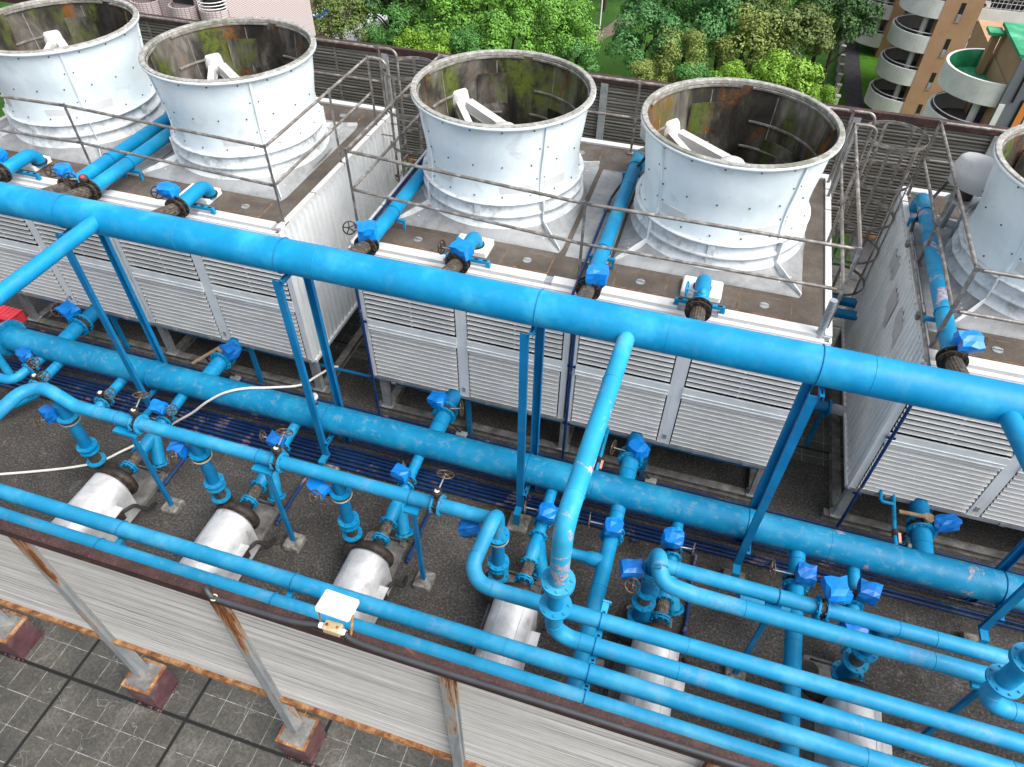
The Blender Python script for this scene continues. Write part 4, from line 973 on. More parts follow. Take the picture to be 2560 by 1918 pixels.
for x in (-5.79,-3.52,-.05,3.5): uclamp(E_,(x,2.79,1.8),(1,0,0),.0855)
for x in (-4.6,-2.0,-.95,2.6): weld(D,(x,3.06,1.8),(1,0,0),.093,M['blue_light']);weld(E_,(x+.3,2.79,1.8),(1,0,0),.0855,M['blue_light'])
# ------------------------------------------------------------------ supports
def slotted(mb,p,q,w_=.055):
    p=V(p);q=V(q);d=(q-p);n=max(2,int(d.length/.11));mb.beam(p,q,w_,.05)
    u=d.normalized();a=u.cross(V((0,0,1))).normalized()
    return mb
FR=['first support frame from the left, with slim posts under the branch at upper left','support frame of two blue posts by the white hose and pressure gauge','support frame of two blue posts left of the steep chipped branch','support frame of two blue posts before the gap between middle and right towers','support frame of blue posts cut by the right edge of the photo']
f0=None
for i,x in enumerate((-7.95,-4.75,-1.6,1.53,4.64)):
    if f0 is None:
        t=T('pipe_support',FR[0],'pipe support',(x,5.9,0),'blue pipe support frames')
        MB().channel((x,5.775,.34),(x,5.775,3.705),.10,.05,.008,up=(0,1,0)).build('front_post',M['blue_steel'],t)
        MB().channel((x+.04,6.34,.0),(x+.04,6.34,3.70),.11,.06,.008,up=(0,-1,0)).build('back_post',M['blue_steel'],t)
        for z,nm in ((3.70,'bracket'),(.63,'bracket')):
            mb=MB();mb.channel((x+.075,5.74,z),(x+.075,6.36,z),.05,.06,.006,up=(0,0,-1));mb.m=1
            for k in range(5): mb.box(x+.066,x+.084,5.78+.115*k,5.84+.115*k,z+.026,z+.0312)
            mb.build(nm,[M['blue_steel'],M['void']],t)
        mb=MB().box(x-.05,x+.05,5.60,5.82,.30,.34);mb.box(x-.05,x+.05,5.60,5.615,.08,.30);mb.build('foot',M['blue'],t)
        MB().bevbox(x-.13,x+.17,5.5,5.82,0,.08,.01).build('block',M['conc'],t);f0=t;fx=x
    else: copy_tree(f0,None,(x,5.9,0),0,FR[i])
PL=[('short blue post on a concrete block right of the leftmost pump',-6.63,4.37,-6.87),('short blue post on a concrete block between second and third pumps',-4.58,4.37,-4.75),('short blue post on a concrete block left of the big bend',-2.56,4.37,-2.64),('blue post under the valved pipe at lower right',1.68,4.34,1.74),('blue post below the bent flange at the right edge',3.80,4.16,3.75),('blue post hidden under the two fence side pipes at left',-5.66,2.93,-5.7),('blue post under the two fence side pipes left of the floodlight',-3.41,2.93,-3.45),('blue post carrying the bar across four pipes, far from the fence',-.05,3.88,-.06),('blue post carrying the bar across four pipes, near the fence',-.05,2.70,-.06)]
for lb,x,y,cx in PL:
    t=T('pipe_stand',lb,'pipe support',(x,y,0),'short pipe stands')
    MB().channel((x,y,.09),(x,y,1.70),.055,.05,.007,up=(0,1,0)).build('post',M['blue_steel'],t)
    a=MB().bevbox(x-.12,x+.13,y-.13,y+.13,0,.10,.015);a.build('block',M['conc'],t)
    if y>4.1 and y<4.4:
        mb=MB().box(min(x,cx)-.05,max(x,cx)+.06,y-.02,4.62 if y>4.3 else 4.3,1.665,1.708);mb.build('bracket',M['blue'],t)
    elif y==2.93:
        MB().beam((cx,2.66,1.69),(cx,3.18,1.69),.06,.035).build('bracket',M['blue'],t)
t=T('pipe_rack_bar','slotted blue bar carrying the four long pipes right of the flanged vertical pipe','bar',(-.06,3.3,1.69))
mb=MB().beam((-.06,2.66,1.685),(-.06,3.95,1.685),.07,.04);mb.m=1
for y in (2.92,2.96,3.2,3.24,3.48,3.52,3.8): mb.box(-.075,-.045,y-.012,y+.012,1.7045,1.7065)
mb.build('bar',[M['blue'],M['void']],t)
for y in (2.66,3.93): MB().box(-.10,.0,y-.008,y+.008,1.66,1.72).build('end_plate',M['blue_light'],t)
# ------------------------------------------------------------------ feed pipes on top of the towers
FD=[(-9.94,0,'short blue elbow feed at the left edge of the left tower roof'),(-8.70,1,'left one of the two long feed pipes between the left tower stacks'),(-8.36,1,'right one of the two long feed pipes between the left tower stacks'),(-6.91,0,'short blue elbow feed in front of the second stack, half rusted at its end'),(-4.05,1,'long blue feed pipe along the left edge of the middle tower roof'),(-2.79,0,'short blue elbow feed in front of the third stack'),(-1.10,1,'long blue feed pipe between the third and fourth stacks'),(.22,0,'short blue elbow feed with a bare valve in front of the fourth stack'),(2.98,1,'long worn blue feed pipe on the roof of the right tower')]
for x,lg,lb in FD:
    z=3.68;t=T('feed_pipe',lb,'pipe',(x,7.2,z),'feed pipes on the tower roofs')
    r=.095;mt=M['blue'] if x!=2.98 else M['blue_old']
    flex(t,(x,6.12,3.86),(x,6.77,z+.01),.088,'flex','sleeve',16)
    for y in (6.78,6.86): fl(t,(x,y,z),(0,1,0),.155,.095,'iron',10,.02)
    MB().disc((x,6.82,z),(0,1,0),.115,.07,28).build('valve_body',M['iron'],t)
    fl(t,(x,6.89,z),(0,1,0),.145,.095,'blue',0,.014)
    if lg:
        pipe(t,'pipe',fillet([(x,6.88,z),(x,10.42,z),(x,10.42,3.42)],.17),r,mt,28)
        for y in (7.65,9.9):
            uclamp(t,(x,y,z),(0,1,0),r);mb=MB().beam((x-.17,y,3.56),(x+.17,y,3.56),.045,.04)
            for s_ in (-.15,.15): mb.beam((x+s_,y,3.425),(x+s_,y,3.54),.03,.03)
            mb.build('bracket',M['blue'],t)
        for y in (8.4,9.3): weld(t,(x,y,z),(0,1,0),r,mt)
    else:
        pipe(t,'pipe',fillet([(x,6.88,z),(x,7.50,z),(x,7.50,3.47)],.17),r,mt,28)
        mb=MB().box(x-.29,x+.31,7.12,7.165,3.50,3.545);mb.m=1
        for k in range(5): mb.box(x-.26+.12*k,x-.20+.12*k,7.128,7.157,3.545,3.5465)
        mb.m=0
        for s_ in (-.27,.29): mb.box(x+s_-.03,x+s_+.03,7.12,7.17,3.453,3.50)
        mb.build('bracket',[M['blue'],M['void']],t)
        MB().disc((x,7.50,3.515),(0,0,1),.115,.02,24).build('collar',M['iron'],t)
for o,lb,s_,m_ in (((-10.05,6.98,3.83),'blue bag on the feed valve at the far left of the left tower roof',(.13,.11,.11),'bag'),((-8.80,6.93,3.84),'crumpled blue bag between two dark handwheels on the left tower roof',(.13,.10,.10),'bag'),((-7.06,6.93,3.84),'flat sided blue bag on the valve in front of the second stack',(.13,.10,.10),'bag'),((-4.04,6.86,3.84),'blue bag at the left front corner of the middle tower roof',(.12,.11,.125),'bag'),((-2.74,6.87,3.83),'blue bag on the elbow feed in front of the third stack',(.125,.10,.12),'bag'),((-1.03,6.87,3.83),'blue bag on the long feed between the third and fourth stacks',(.13,.11,.12),'bag'),((3.07,6.93,3.84),'blue bag on the feed pipe of the right tower, a wheel at its right',(.13,.11,.115),'bag')):
    bag(lb,o,s_,m_)
for o,ax,s0,lb in (((-9.08,6.96,3.79),(.55,-.75,.35),(-8.9,6.93,3.8),'thin dark handwheel left of the crumpled bag on the left tower roof'),((-8.60,6.80,3.83),(.45,-.8,.4),(-8.42,6.82,3.85),'dark handwheel right of the crumpled bag on the left tower roof, by a red cap'),((-7.25,6.92,3.80),(.6,-.7,.3),(-7.1,6.92,3.8),'dark handwheel left of the flat sided bag on the left tower roof'),((-4.34,6.95,3.80),(.6,-.7,.3),(-4.15,6.9,3.82),'dark handwheel at the left front corner of the middle tower roof'),((-3.05,6.94,3.78),(.97,-.1,.15),(-2.85,6.88,3.82),'dark handwheel on edge left of the elbow feed before the third stack'),((3.28,7.02,3.82),(.9,-.35,.3),(3.12,6.95,3.83),'small dark handwheel right of the bag on the right tower roof'),((.04,7.05,3.78),(.97,-.1,.15),(.2,6.98,3.80),'blue handwheel on edge at the bare valve before the fourth stack')):
    t=T('feed_valve_wheel',lb,'handwheel',o,'handwheels on the tower roofs')
    MB().tube([s0,o],.009,8).build('stem',M['galv'],t);handwheel(t,o,ax,.085 if o[0]<3 else .07,'iron' if o[0]!=.04 else 'blue')
    if o[0] in (-8.60,.04):
        mm='iron' if o[0]<0 else 'blue';g=V((o[0]+.22,6.83,3.86)) if o[0]<0 else V((.22,6.96,3.80))
        q=MB().lathe([(0,-.04),(.06,-.04),(.065,.01),(.05,.04),(0,.045)],g,(.1,-.3,.95),14);q.build('gearbox',M[mm],t)
        if o[0]<0: MB().lathe([(0,.055),(.03,.05),(.034,.04)],g,(.1,-.3,.95),14).build('red_cap',M['redplastic'],t)
        else: MB().lathe([(.045,.0),(.04,.05),(0,.055)],g+V((0,.0,.02)),(0,0,1),14).build('cap',M['blue'],t)
# ------------------------------------------------------------------ conduits, hose, small electrics
for k,(y,xe,lb) in enumerate(((5.63,-7.0,'navy conduit turning to the leftmost pump, nearest to the pumps'),(5.72,-4.98,'navy conduit that turns off beside the second pump'),(5.80,-2.9,'navy conduit that turns off beside the pump behind the floodlight'),(5.88,-.88,'navy conduit that turns off beside the pump below the big bend'),(5.96,1.0,'navy conduit curving off right of the rounded loop to the fifth pump'),(6.03,3.22,'navy conduit bending down beside the rightmost pump'),(6.09,9.5,'worn navy conduit running to the right edge, front one of two'),(6.16,9.5,'navy conduit running to the right edge, rear one of two'))):
    r=.024;t=T('conduit',lb,'conduit',(-5,y,.06),'navy conduits on the roof floor')
    if xe<9: pipe(t,'pipe',fillet([(-14,y,.07),(xe,y,.07),(xe,4.55,.05)],.10,8),r,M['navy'],10)
    else: pipe(t,'pipe',[(-14,y,.07),(9.5,y,.07)],r,M['navy'],10)
    for x in range(-10,int(min(xe,7)),3): MB().lathe([(r*1.25,-.03),(r*1.25,.03)],(x+.37*k%1.3,y,.07),(1,0,0),10).build('coupling',M['navy'],t)
    if xe<9: MB().tube([(xe,4.75,.05),(xe,4.60,.06)],.034,10).build('gland',M['navy'],t)
for y,lb in ((6.31,'thin navy conduit just below the low main, front one'),(6.37,'thin navy conduit just below the low main, rear one')):
    o=MB().tube([(-14,y,.05),(9.5,y,.05)],.014,8).build('conduit',M['navy'],None,(-5,y,.05));tag(o,lb,'conduit','thin navy conduits')
o=MB().tube([(-14,6.98,.09),(9.5,6.98,.09)],.018,8).build('conduit',M['navy'],None,(-5,6.98,.09));tag(o,'dark conduit along the skid beams at the feet of the white towers','conduit')
for x,lb in ((-7.2,'small metal junction box on the conduit under the left tower'),(-2.96,'small metal junction box on the conduit near the left end of the middle tower'),(.16,'small metal junction box on the conduit right of the steep chipped branch'),(3.98,'small metal junction box on the conduit under the right tower')):
    t=T('junction_box',lb,'box',(x,7.0,.1),'junction boxes by the skid beams');MB().bevbox(x-.09,x+.09,6.93,7.03,.07,.14,.01).build('box',M['galv'],t)
    MB().tube(fillet([(x-.02,7.0,.13),(x-.12,6.95,.32),(x-.28,6.85,.45),(x-.26,6.78,.78)],.1,6),.017,8).build('cable',M['dark'],t)
for x,y,lb in ((-4.44,7.0,'navy conduit dropping down the left front corner of the middle tower'),(-1.255,7.01,'navy conduit dropping down the seam of the middle tower louvres'),(2.93,6.985,'navy conduit dropping down the front corner of the right tower')):
    t=T('drop_conduit',lb,'conduit',(x,y,.1),'drop conduits on the towers');pipe(t,'pipe',[(x,y,.1),(x,y,3.22)],.022,M['navy'],10)
    for z in (.9,2.1): MB().box(x-.06,x+.06,y+.012,y+.022,z,z+.04).build('strap',M['navy'],t)
for x,y0,y1,lb in ((-4.36,7.7,11,'navy conduit along the left long feed pipe on the middle tower roof'),(-1.30,7.1,9.2,'blue conduit beside the long feed pipe between third and fourth stacks'),(3.32-.5,7.3,9.6,'grey conduit beside the worn feed pipe on the right tower roof')):
    t=T('roof_conduit',lb,'conduit',(x,y0,3.52),'conduits on the tower roofs')
    pipe(t,'pipe',[(x,y0-.5 if x>-4 else y0-.4,3.50),(x,y1,3.52)],.02,M['navy'] if x<2 else M['rail'],10)
    if x>-4: pipe(t,'cable',fillet([(x,y1,3.52),(x+.05,y1+.25,3.56),(x+.3,y1+.7,3.8),(x+.45,y1+.8,4.1)],.15,6),.021,M['dark'],8)
    for y in (y0+.5,y1-.2): MB().box(x-.05,x+.05,y-.04,y+.04,3.43,3.51).build('support',M['rail'],t)
pts=[(-11.5,3.3,.025),(-9.57,4.08,.025),(-8.42,4.64,.025),(-8.05,5.05,.04),(-7.75,5.42,.10),(-7.45,5.66,.26),(-7.05,5.74,.56),(-6.72,5.80,.86),(-6.4,5.90,1.07),(-6.1,6.04,1.125),(-5.8,6.22,1.06),(-5.55,6.6,.82),(-5.5,7.0,.66),(-5.42,7.35,.56),(-5.34,7.42,.535)]
def catmull(P,n=6):
    P=[V(p) for p in P];P=[P[0]*2-P[1]]+P+[P[-1]*2-P[-2]];o=[]
    for i in range(1,len(P)-2):
        for k in range(n):
            t=k/n;a,b,c,d_=P[i-1:i+3];o.append(.5*((2*b)+(c-a)*t+(2*a-5*b+4*c-d_)*t*t+(3*b-a-3*c+d_)*t**3))
    o.append(P[-2]);return o
o=MB().tube(catmull(pts),.02,12).build('hose',M['hose'],None,(-8,4.8,0));tag(o,'long white hose lying over the low main pipe and across the dark roof floor','hose')
# ------------------------------------------------------------------ front louvred screen
def ribs(x0,x1,z0,z1,y,dep,pitch,sgn=-1):
    mb=MB();vs=[];fs=[];z=z0;P=[]
    while z<z1:
        for a,dd in ((0,0),(.30,0),(.42,1),(.80,1),(.92,0)): P.append((min(z+a*pitch,z1),dd))
        z+=pitch
    for zz,dd in P: vs+=[(x0,y+sgn*dep*dd,zz),(x1,y+sgn*dep*dd,zz)]
    for i in range(len(P)-1): fs.append((2*i,2*i+1,2*i+3,2*i+2))
    return mb.add(vs,fs)
PX=[-9.32,-7.26,-5.20,-3.14,-1.10,.96,3.02]
t=T('louvred_fence','ribbed pale metal fence under a rusty beam, along the near edge of the pipe yard','fence',(-3,2.0,0))
for a,b in zip(PX,PX[1:]):
    ribs(a+.045,b-.045,1.415,3.56,2.03,.009,.0182).build('ribbed_panel',M['screen'],t)
    mb=MB().box(a+.05,b-.05,1.985,2.045,1.375,1.415);mb.box(a+.05,b-.05,1.975,1.985,1.36,1.425);mb.build('bottom_rail',M['rust'],t)
for i,x in enumerate(PX):
    mb=MB().box(x-.052,x+.052,1.96,2.022,.488,3.54);mb.box(x-.052,x+.052,2.022,2.09,.488,1.37);mb.box(x+.055,x+.067,2.0,2.022,1.42,3.54);mb.build('post',M['post_rust'],t)
mb=MB().box(-14,8,1.95,2.038,3.545,3.655);mb.build('top_beam',M['rust_beam'],t)
for i,x in enumerate(PX):
    px=x+.05
    if x>2: continue
    q=T('pedestal',('','maroon pedestal outside the left edge','maroon pedestal at the left edge of the photo with a blue bracket on top' if 0 else 'x','')[0] or 'maroon pedestal','pedestal',(px,1.99,0),'maroon fence pedestals')
    q['label']={-9.32:'maroon block under the fence, beyond the left edge',-7.26:'maroon pedestal cut by the left edge of the photo, below the fence',-5.20:'maroon rust edged pedestal second from the left, on cracked tiles',-3.14:'maroon pedestal third from the left, with greyish side and red sealant',-1.10:'maroon pedestal under the post at the bottom edge of the photo',.96:'maroon pedestal hidden behind the right part of the fence'}[x]
    MB().box(px-.175,px+.175,1.815,2.165,0,.485).build('block',M['maroon'],q)
    mb=MB()
    for b in ((-.182,.182,1.808,1.835),(-.182,.182,2.145,2.172),(-.182,-.155,1.835,2.145),(.155,.182,1.835,2.145)): mb.box(px+b[0],px+b[1],b[2],b[3],.455,.492)
    mb.build('angle_frame',M['rust'],q);MB().box(px-.154,px+.154,1.836,2.144,.485,.489).build('top',M['base'],q)
    mb=MB();random.seed(int(px*100))
    for k in range(44):
        a=k/44*4;s_=int(a);f=a-s_;c=[(-.19+.38*f,1.80),(.19,1.80+.38*f),(.19-.38*f,2.18),(-.19,2.18-.38*f)][s_]
        r=random.uniform(.006,.026)
        if random.random()<.45: continue
        mb.lathe([(0,-.02),(r,-.01),(r*.8,.012),(0,.02)],(px+c[0],c[1],.006),(0,0,1),6)
    mb.build('sealant',M['maroon'],q)
# black cable conduit along the beam and the floodlight
cp=[(-3.16,2.02,3.60),(-3.17,2.0,3.70),(-3.14,1.96,3.745),(-3.09,1.935,3.71),(-3.06,1.94,3.675),(-2.8,1.945,3.67),(-2.4,1.955,3.672),(-2.14,1.99,3.69)]
t=T('cable_conduit','black ribbed cable conduit along the rusty beam, hooked over it at its left end','cable',(-2,1.95,3.67))
def ribbed(path,r,name):
    P=catmull(path,10);Q=[]
    L_=0;rs=[]
    out=[P[0]]
    for a,b in zip(P,P[1:]):
        n=max(1,int((b-a).length/.008))
        for k in range(1,n+1): out.append(a.lerp(b,k/n))
    rs=[r*(1.06 if i%2 else .92) for i in range(len(out))]
    return MB().tube(out,rs,10).build(name,M['cond'],t)
ribbed(cp,.022,'pipe');ribbed([(-1.95,1.99,3.69),(-1.8,1.955,3.672),(-1.2,1.945,3.672),(0,1.95,3.672),(1.5,1.952,3.672),(3,1.95,3.672)],.022,'pipe')
MB().torus((-3.075,1.94,3.69),(.3,.1,.9),.026,.007,16,6).build('clip',M['jbox'],t)
t=T('floodlight','white square floodlight on thin rusty arms above the rusty beam','lamp',(-2.02,2.02,3.655))
c0=V((-2.02,2.10,3.89));tl=Matrix.Rotation(math.radians(-8),3,'X')@Matrix.Rotation(math.radians(3),3,'Y')
def rb(mb,o,hx,hy,hz,b):
    i0=len(mb.v);mb.bevbox(-hx,hx,-hy,hy,-hz,hz,b)
    for i in range(i0,len(mb.v)): mb.v[i]=o+tl@mb.v[i]
mb=MB();rb(mb,c0,.145,.096,.022,.014);mb.build('housing',M['lamp'],t)
mb=MB()
for k in range(22):
    i0=len(mb.v);x=-.125+.25*k/21;mb.box(x-.0022,x+.0022,-.09,-.015,.022,.026)
    for i in range(i0,len(mb.v)): mb.v[i]=c0+tl@mb.v[i]
mb.build('cooling_fins',M['lamp'],t)
mb=MB();rb(mb,c0+V((0,0,-.026)),.125,.08,.006,.004);mb.build('lens',M['galv'],t)
for s_ in (-1,1): MB().beam((-2.02+s_*.15,2.06,3.88),(-2.02+s_*.13,1.995,3.66),.008,.022).build('arm',M['rust'],t);
b=MB().bevbox(-2.115,-1.965,1.955,2.04,3.657,3.727,.008).build('junction_box',M['jbox'],t)
for x in (-2.085,-1.995): MB().lathe([(.012,0),(.012,.006),(0,.008)],(x,1.995,3.727),(0,0,1),8).build('screw',M['rust'],b)
for x in (-2.135,-1.945): MB().lathe([(.024,-.02),(.027,0),(.024,.02)],(x,1.99,3.69),(1,0,0),10).build('gland',M['whitecap'],b)
# ------------------------------------------------------------------ rear louvred screen
t=T('louvred_fence','shaded grey ribbed fence with a maroon top beam behind the towers','fence',(-3,13,0))
BX=[-15.4+2.2*k for k in range(13)]
for a,b in zip(BX,BX[1:]): ribs(a+.05,b-.05,1.42,3.62,13.0,.036,.062).build('ribbed_panel',M['screen_back'],t)
for x in BX: MB().channel((x,12.955,0),(x,12.955,3.60),.13,.06,.008,up=(0,1,0)).build('post',M['galv'],t)
for x in BX[:-1]: MB().box(x+1.07,x+1.12,12.965,12.98,1.42,3.6).build('mullion',M['rail'],t)
MB().box(-16,12,12.94,13.04,3.60,3.725).build('top_beam',M['rust_beam'],t)
MB().box(-16,12,12.95,13.02,1.36,1.42).build('bottom_rail',M['rust'],t)
# ------------------------------------------------------------------ city far below
GZ=-24
def veg():
    m=NT('lawn');co=m.geo();n1=m.noise(co,.12,6,.6);n2=m.noise(co,2.5,5,.7)
    c=m.ramp(n1,[(.3,(.020,.055,.010)),(.55,(.035,.095,.014)),(.75,(.06,.14,.02))]);c=m.mix(m.ramp(n2,[(.45,0),(.7,.5)]),c,(.018,.05,.008))
    m.col(c).set(.9,0,.1).bump(n2,.8,.2);M['lawn']=m.mat
    m=NT('lawn_bright');co=m.geo();n1=m.noise(co,.3,6,.6);n2=m.noise(co,3.5,5,.7)
    c=m.ramp(n1,[(.3,(.055,.15,.012)),(.55,(.075,.21,.018)),(.75,(.10,.25,.03))]);c=m.mix(m.ramp(n2,[(.45,0),(.7,.45)]),c,(.04,.11,.01))
    m.col(c).set(.9,0,.1).bump(n2,.8,.2);M['lawn2']=m.mat
    M['asph']=simple('asphalt_path',(.055,.053,.055),.85,0,.3,1.5,.2)
    M['pave']=simple('park_paving',(.12,.095,.075),.85,0,.3,1.5,.2)
    M['bark']=simple('bark',(.06,.045,.032),.9,0,.35,4,.2)
    for k,lo,hi in (('bright',(.050,.155,.016),(.155,.34,.045)),('mid',(.03,.11,.02),(.09,.24,.05)),('dark',(.014,.048,.010),(.05,.115,.025)),('lime',(.075,.19,.012),(.21,.37,.035)),('olive',(.075,.115,.018),(.22,.27,.062)),('olivedark',(.04,.075,.014),(.125,.17,.04)),('blue',(.026,.10,.026),(.085,.225,.062))):
        m=NT('leaves_'+k);g=m.n.new('ShaderNodeNewGeometry');co=m.co();n=m.noise(co,2.2,3,.6)
        f=m.math('ADD',m.math('MULTIPLY',g.outputs['Random Per Island'],.55),m.math('MULTIPLY',n,.6))
        m.col(m.ramp(f,[(.2,lo),(.85,hi)])).set(.55,0,.3)
        m.b.inputs['Transmission Weight'].default_value=0
        m.b.inputs['Subsurface Weight'].default_value=0
        M['leaf_'+k]=m.mat
veg()
struct(MB().add([(-400,14.05,GZ),(400,14.05,GZ),(400,600,GZ),(-400,600,GZ)],[(0,1,2,3)]).build('ground',M['lawn']))
struct(MB().add([(14.1,30,GZ+.02),(17.5,30,GZ+.02),(17.5,110,GZ+.02),(14.1,110,GZ+.02)],[(0,1,2,3)]).build('lawn',M['lawn2']))
struct(MB().add([(11.9,20,GZ+.03),(14.1,20,GZ+.03),(14.1,140,GZ+.03),(12.5,140,GZ+.03)],[(0,1,2,3)]).build('path',M['asph']))
mb=MB();pp_=[(-21,84),(-18.6,89.3),(-17.3,92.6),(-15.7,96.2),(-14.8,101),(-14.2,118)];vs=[]
for i,(x,y) in enumerate(pp_): vs+=[(x-1.1,y+.3,GZ+.04),(x+1.1,y-.3,GZ+.04)]
mb.add(vs,[(2*i,2*i+1,2*i+3,2*i+2) for i in range(len(pp_)-1)]);struct(mb.build('park_path',M['pave']))
# trees --------------------------------------------------------------------------------
def crown(seed,nclump=34,per=190,leaf=.062,flat=1.0):
    random.seed(seed);mb=MB()
    cl=[]
    for i in range(nclump):
        z=random.uniform(-.55,1);a=random.uniform(0,2*PI);rr=math.sqrt(max(0,1-z*z));R=random.uniform(.55,.84)
        cl.append((V((rr*math.cos(a)*R,rr*math.sin(a)*R,z*R*flat)),random.uniform(.2,.36)))
    vs=[];fs=[]
    for c,r in cl:
        for k in range(per):
            z=random.uniform(-.35,1);a=random.uniform(0,2*PI);q=math.sqrt(max(0,1-z*z))
            n=V((q*math.cos(a),q*math.sin(a),z));p=c+n*r*random.uniform(.72,1.08)
            nn=(n+V((random.uniform(-.55,.55),random.uniform(-.55,.55),random.uniform(-.3,.6)))).normalized()
            u=nn.orthogonal().normalized();u=Matrix.Rotation(random.uniform(0,6.28),3,nn)@u;w_=nn.cross(u)
            s=leaf*random.uniform(.6,1.25);i0=len(vs)
            vs+=[p-u*s*.5,p+w_*s*.34-nn*s*.06,p+u*s*.55,p-w_*s*.34-nn*s*.06];fs.append((i0,i0+1,i0+2,i0+3))
    mb.add(vs,fs);me=bpy.data.meshes.new('crown');me.from_pydata(mb.v,[],mb.f);me.materials.append(M['leaf_mid']);me.update();return me
CR=[crown(1,30,230,.078),crown(2,36,210,.07),crown(3,26,260,.084,.85),crown(4,40,190,.066,1.1)]
def trunkmesh():
    random.seed(5);mb=MB();mb.tube([(0,0,0),(.02,.0,.35),(0,.03,.7),(.03,0,1.0)],[.035,.028,.022,.012],8)
    for k in range(6):
        a=k*1.05;h=.5+.07*k;mb.tube([(0,0,h),(.14*math.cos(a),.14*math.sin(a),h+.15),(.3*math.cos(a),.3*math.sin(a),h+.25)],[.016,.011,.005],6)
    me=bpy.data.meshes.new('trunk');me.from_pydata(mb.v,[],mb.f);me.materials.append(M['bark']);me.update();return me
TM=trunkmesh()
tn=[0]
def tree(x,y,z,R,sp,lab,k=None,fl_=1.0):
    tn[0]+=1;random.seed(tn[0]*7)
    t=T('tree',lab,'tree',(x,y,GZ),'park trees beyond the rear fence')
    c=bpy.data.objects.new('crown',CR[(tn[0] if k is None else k)%4]);COL.objects.link(c);c.parent=t;c.location=(0,0,z-GZ);c.scale=(R*1.06,R*1.06,R*.95*fl_);c.rotation_euler=(0,0,random.uniform(0,6.28))
    c.material_slots[0].link='OBJECT';c.material_slots[0].material=M['leaf_'+sp]
    u=bpy.data.objects.new('trunk',TM);COL.objects.link(u);u.parent=t;h=z-GZ;u.scale=(h*.8,h*.8,h);return t
TR=[(-36.7,63.2,-15.5,3.3,'olivedark','olive dark tree standing beside the blue and white shop sign'),
(-33.7,68.1,-15.0,3.9,'dark','dark green tree right of the olive one, upper left park'),
(-28.2,68.5,-15.5,4.0,'bright','bright green tree left of the third fan stack, mid height'),
(-25.5,73.5,-15.2,3.7,'bright','bright green tree at the top edge above the third fan stack'),
(-20.2,71.8,-14.8,4.6,'bright','largest bright green tree behind the right rim of the third stack'),
(-20.6,66.7,-15.7,3.2,'bright','bright green tree just above the rim of the third stack'),
(-16.1,68.6,-15.7,3.5,'bright','bright green tree at the left border of the shaded lawn'),
(-14.6,67.6,-17.2,2.4,'mid','lower green tree overhanging the shaded lawn from the left'),
(-29.5,64.6,-17.3,2.3,'lime','yellow green small tree above the rear fence, left one of two'),
(-26.9,65.0,-17.4,2.5,'lime','yellow green small tree above the rear fence, right one of two'),
(-33.3,64.6,-17.5,2.2,'mid','small green tree just above the rail left of the ladder cage'),
(-30.6,65.9,-15.9,2.5,'mid','medium green tree between the dark tree and the bright ones'),
(-20.2,77.5,-15.3,3.9,'bright','light green tree at the top edge beside the park lamp post'),
(-23.0,79.5,-15.0,3.6,'mid','green tree at the top edge behind the largest bright tree'),
(-5.2,75.8,-15.2,5.2,'blue','largest blue green tree right of the shaded lawn'),
(-8.6,70.8,-16.2,3.5,'blue','blue green tree hanging over the right border of the shaded lawn'),
(-2.0,77.8,-15.5,3.2,'blue','blue green tree right of the largest one'),
(-8.6,78.2,-15.0,3.7,'mid','feathery green tree at the top edge by the park path'),
(-5.1,69.3,-17.2,2.9,'olive','yellowish olive tree left above the fourth fan stack'),
(-7.4,66.3,-17.8,1.9,'olive','small olive bush tree at the left foot of the yellowish olive tree'),
(1.0,74.3,-17.0,3.9,'olive','large yellowish olive tree above the fourth fan stack'),
(4.7,75.1,-15.8,3.5,'olivedark','dark olive tree beside the path lawn'),
(1.4,79.0,-15.4,2.8,'olivedark','dark olive tree behind the large yellowish one'),
(-2.9,66.4,-17.9,2.3,'mid','low green tree just over the left rim of the fourth stack'),
(-.1,67.9,-17.9,2.0,'lime','small light green tree over the middle of the fourth stack rim'),
(4.9,69.0,-17.6,3.2,'lime','feathery yellow green tree right above the fourth stack'),
(7.7,66.8,-18.4,1.8,'lime','small yellow green tree beside the pale fence posts'),
(4.2,81.5,-15.3,3.4,'bright','bright green tree at the top edge left of the dark path tree'),
(.3,84.0,-15.0,3.4,'bright','light green tree at the top edge above the olive trees'),
(9.0,80.2,-15.3,3.7,'dark','dark green tree leaning over the grey path'),
(8.2,88,-15.0,3.6,'dark','dark tree behind the one leaning over the path'),
(-52.1,64.2,-15.5,2.6,'dark','dark green tree between the two pink buildings'),
(-50.5,60.0,-18,2.4,'dark','low dark tree in the gap between the pink buildings'),
(-24.2,65.0,-16.2,2.1,'mid','small mid green tree left of the third stack rim'),
(-36.5,74,-15,4.2,'dark','dark tree at the top edge right of the pink building'),(-31,76,-15,4.0,'dark','dark tree at the top edge above the medium green tree'),
(-13.8,108,-15,4.5,'dark','dark tree at the top edge over the park path, left'),(-10,112,-15,4.5,'dark','dark tree at the top edge over the park path, right'),(-18.5,102,-14.5,4.6,'dark','dark tree behind the park lamp post at the top edge')]
for a in TR: tree(*a)
t=T('park_lamp','slim white lamp post beside the park path at the top edge','lamp post',(-17.6,95.4,GZ));MB().tube([(-17.6,95.4,GZ),(-17.6,95.4,GZ+7)],[.09,.06],10).build('pole',M['whitecap'],t);MB().tube([(-17.6,95.4,GZ+7),(-17.1,95.2,GZ+7.2)],.07,8).build('arm',M['whitecap'],t)
t=T('path_fence','pale concrete post fence along the left side of the grey path','fence',(11.4,80,GZ))
M['pale']=simple('pale_concrete_wall',(.40,.385,.34),.8,0,.3,1.3,.2)
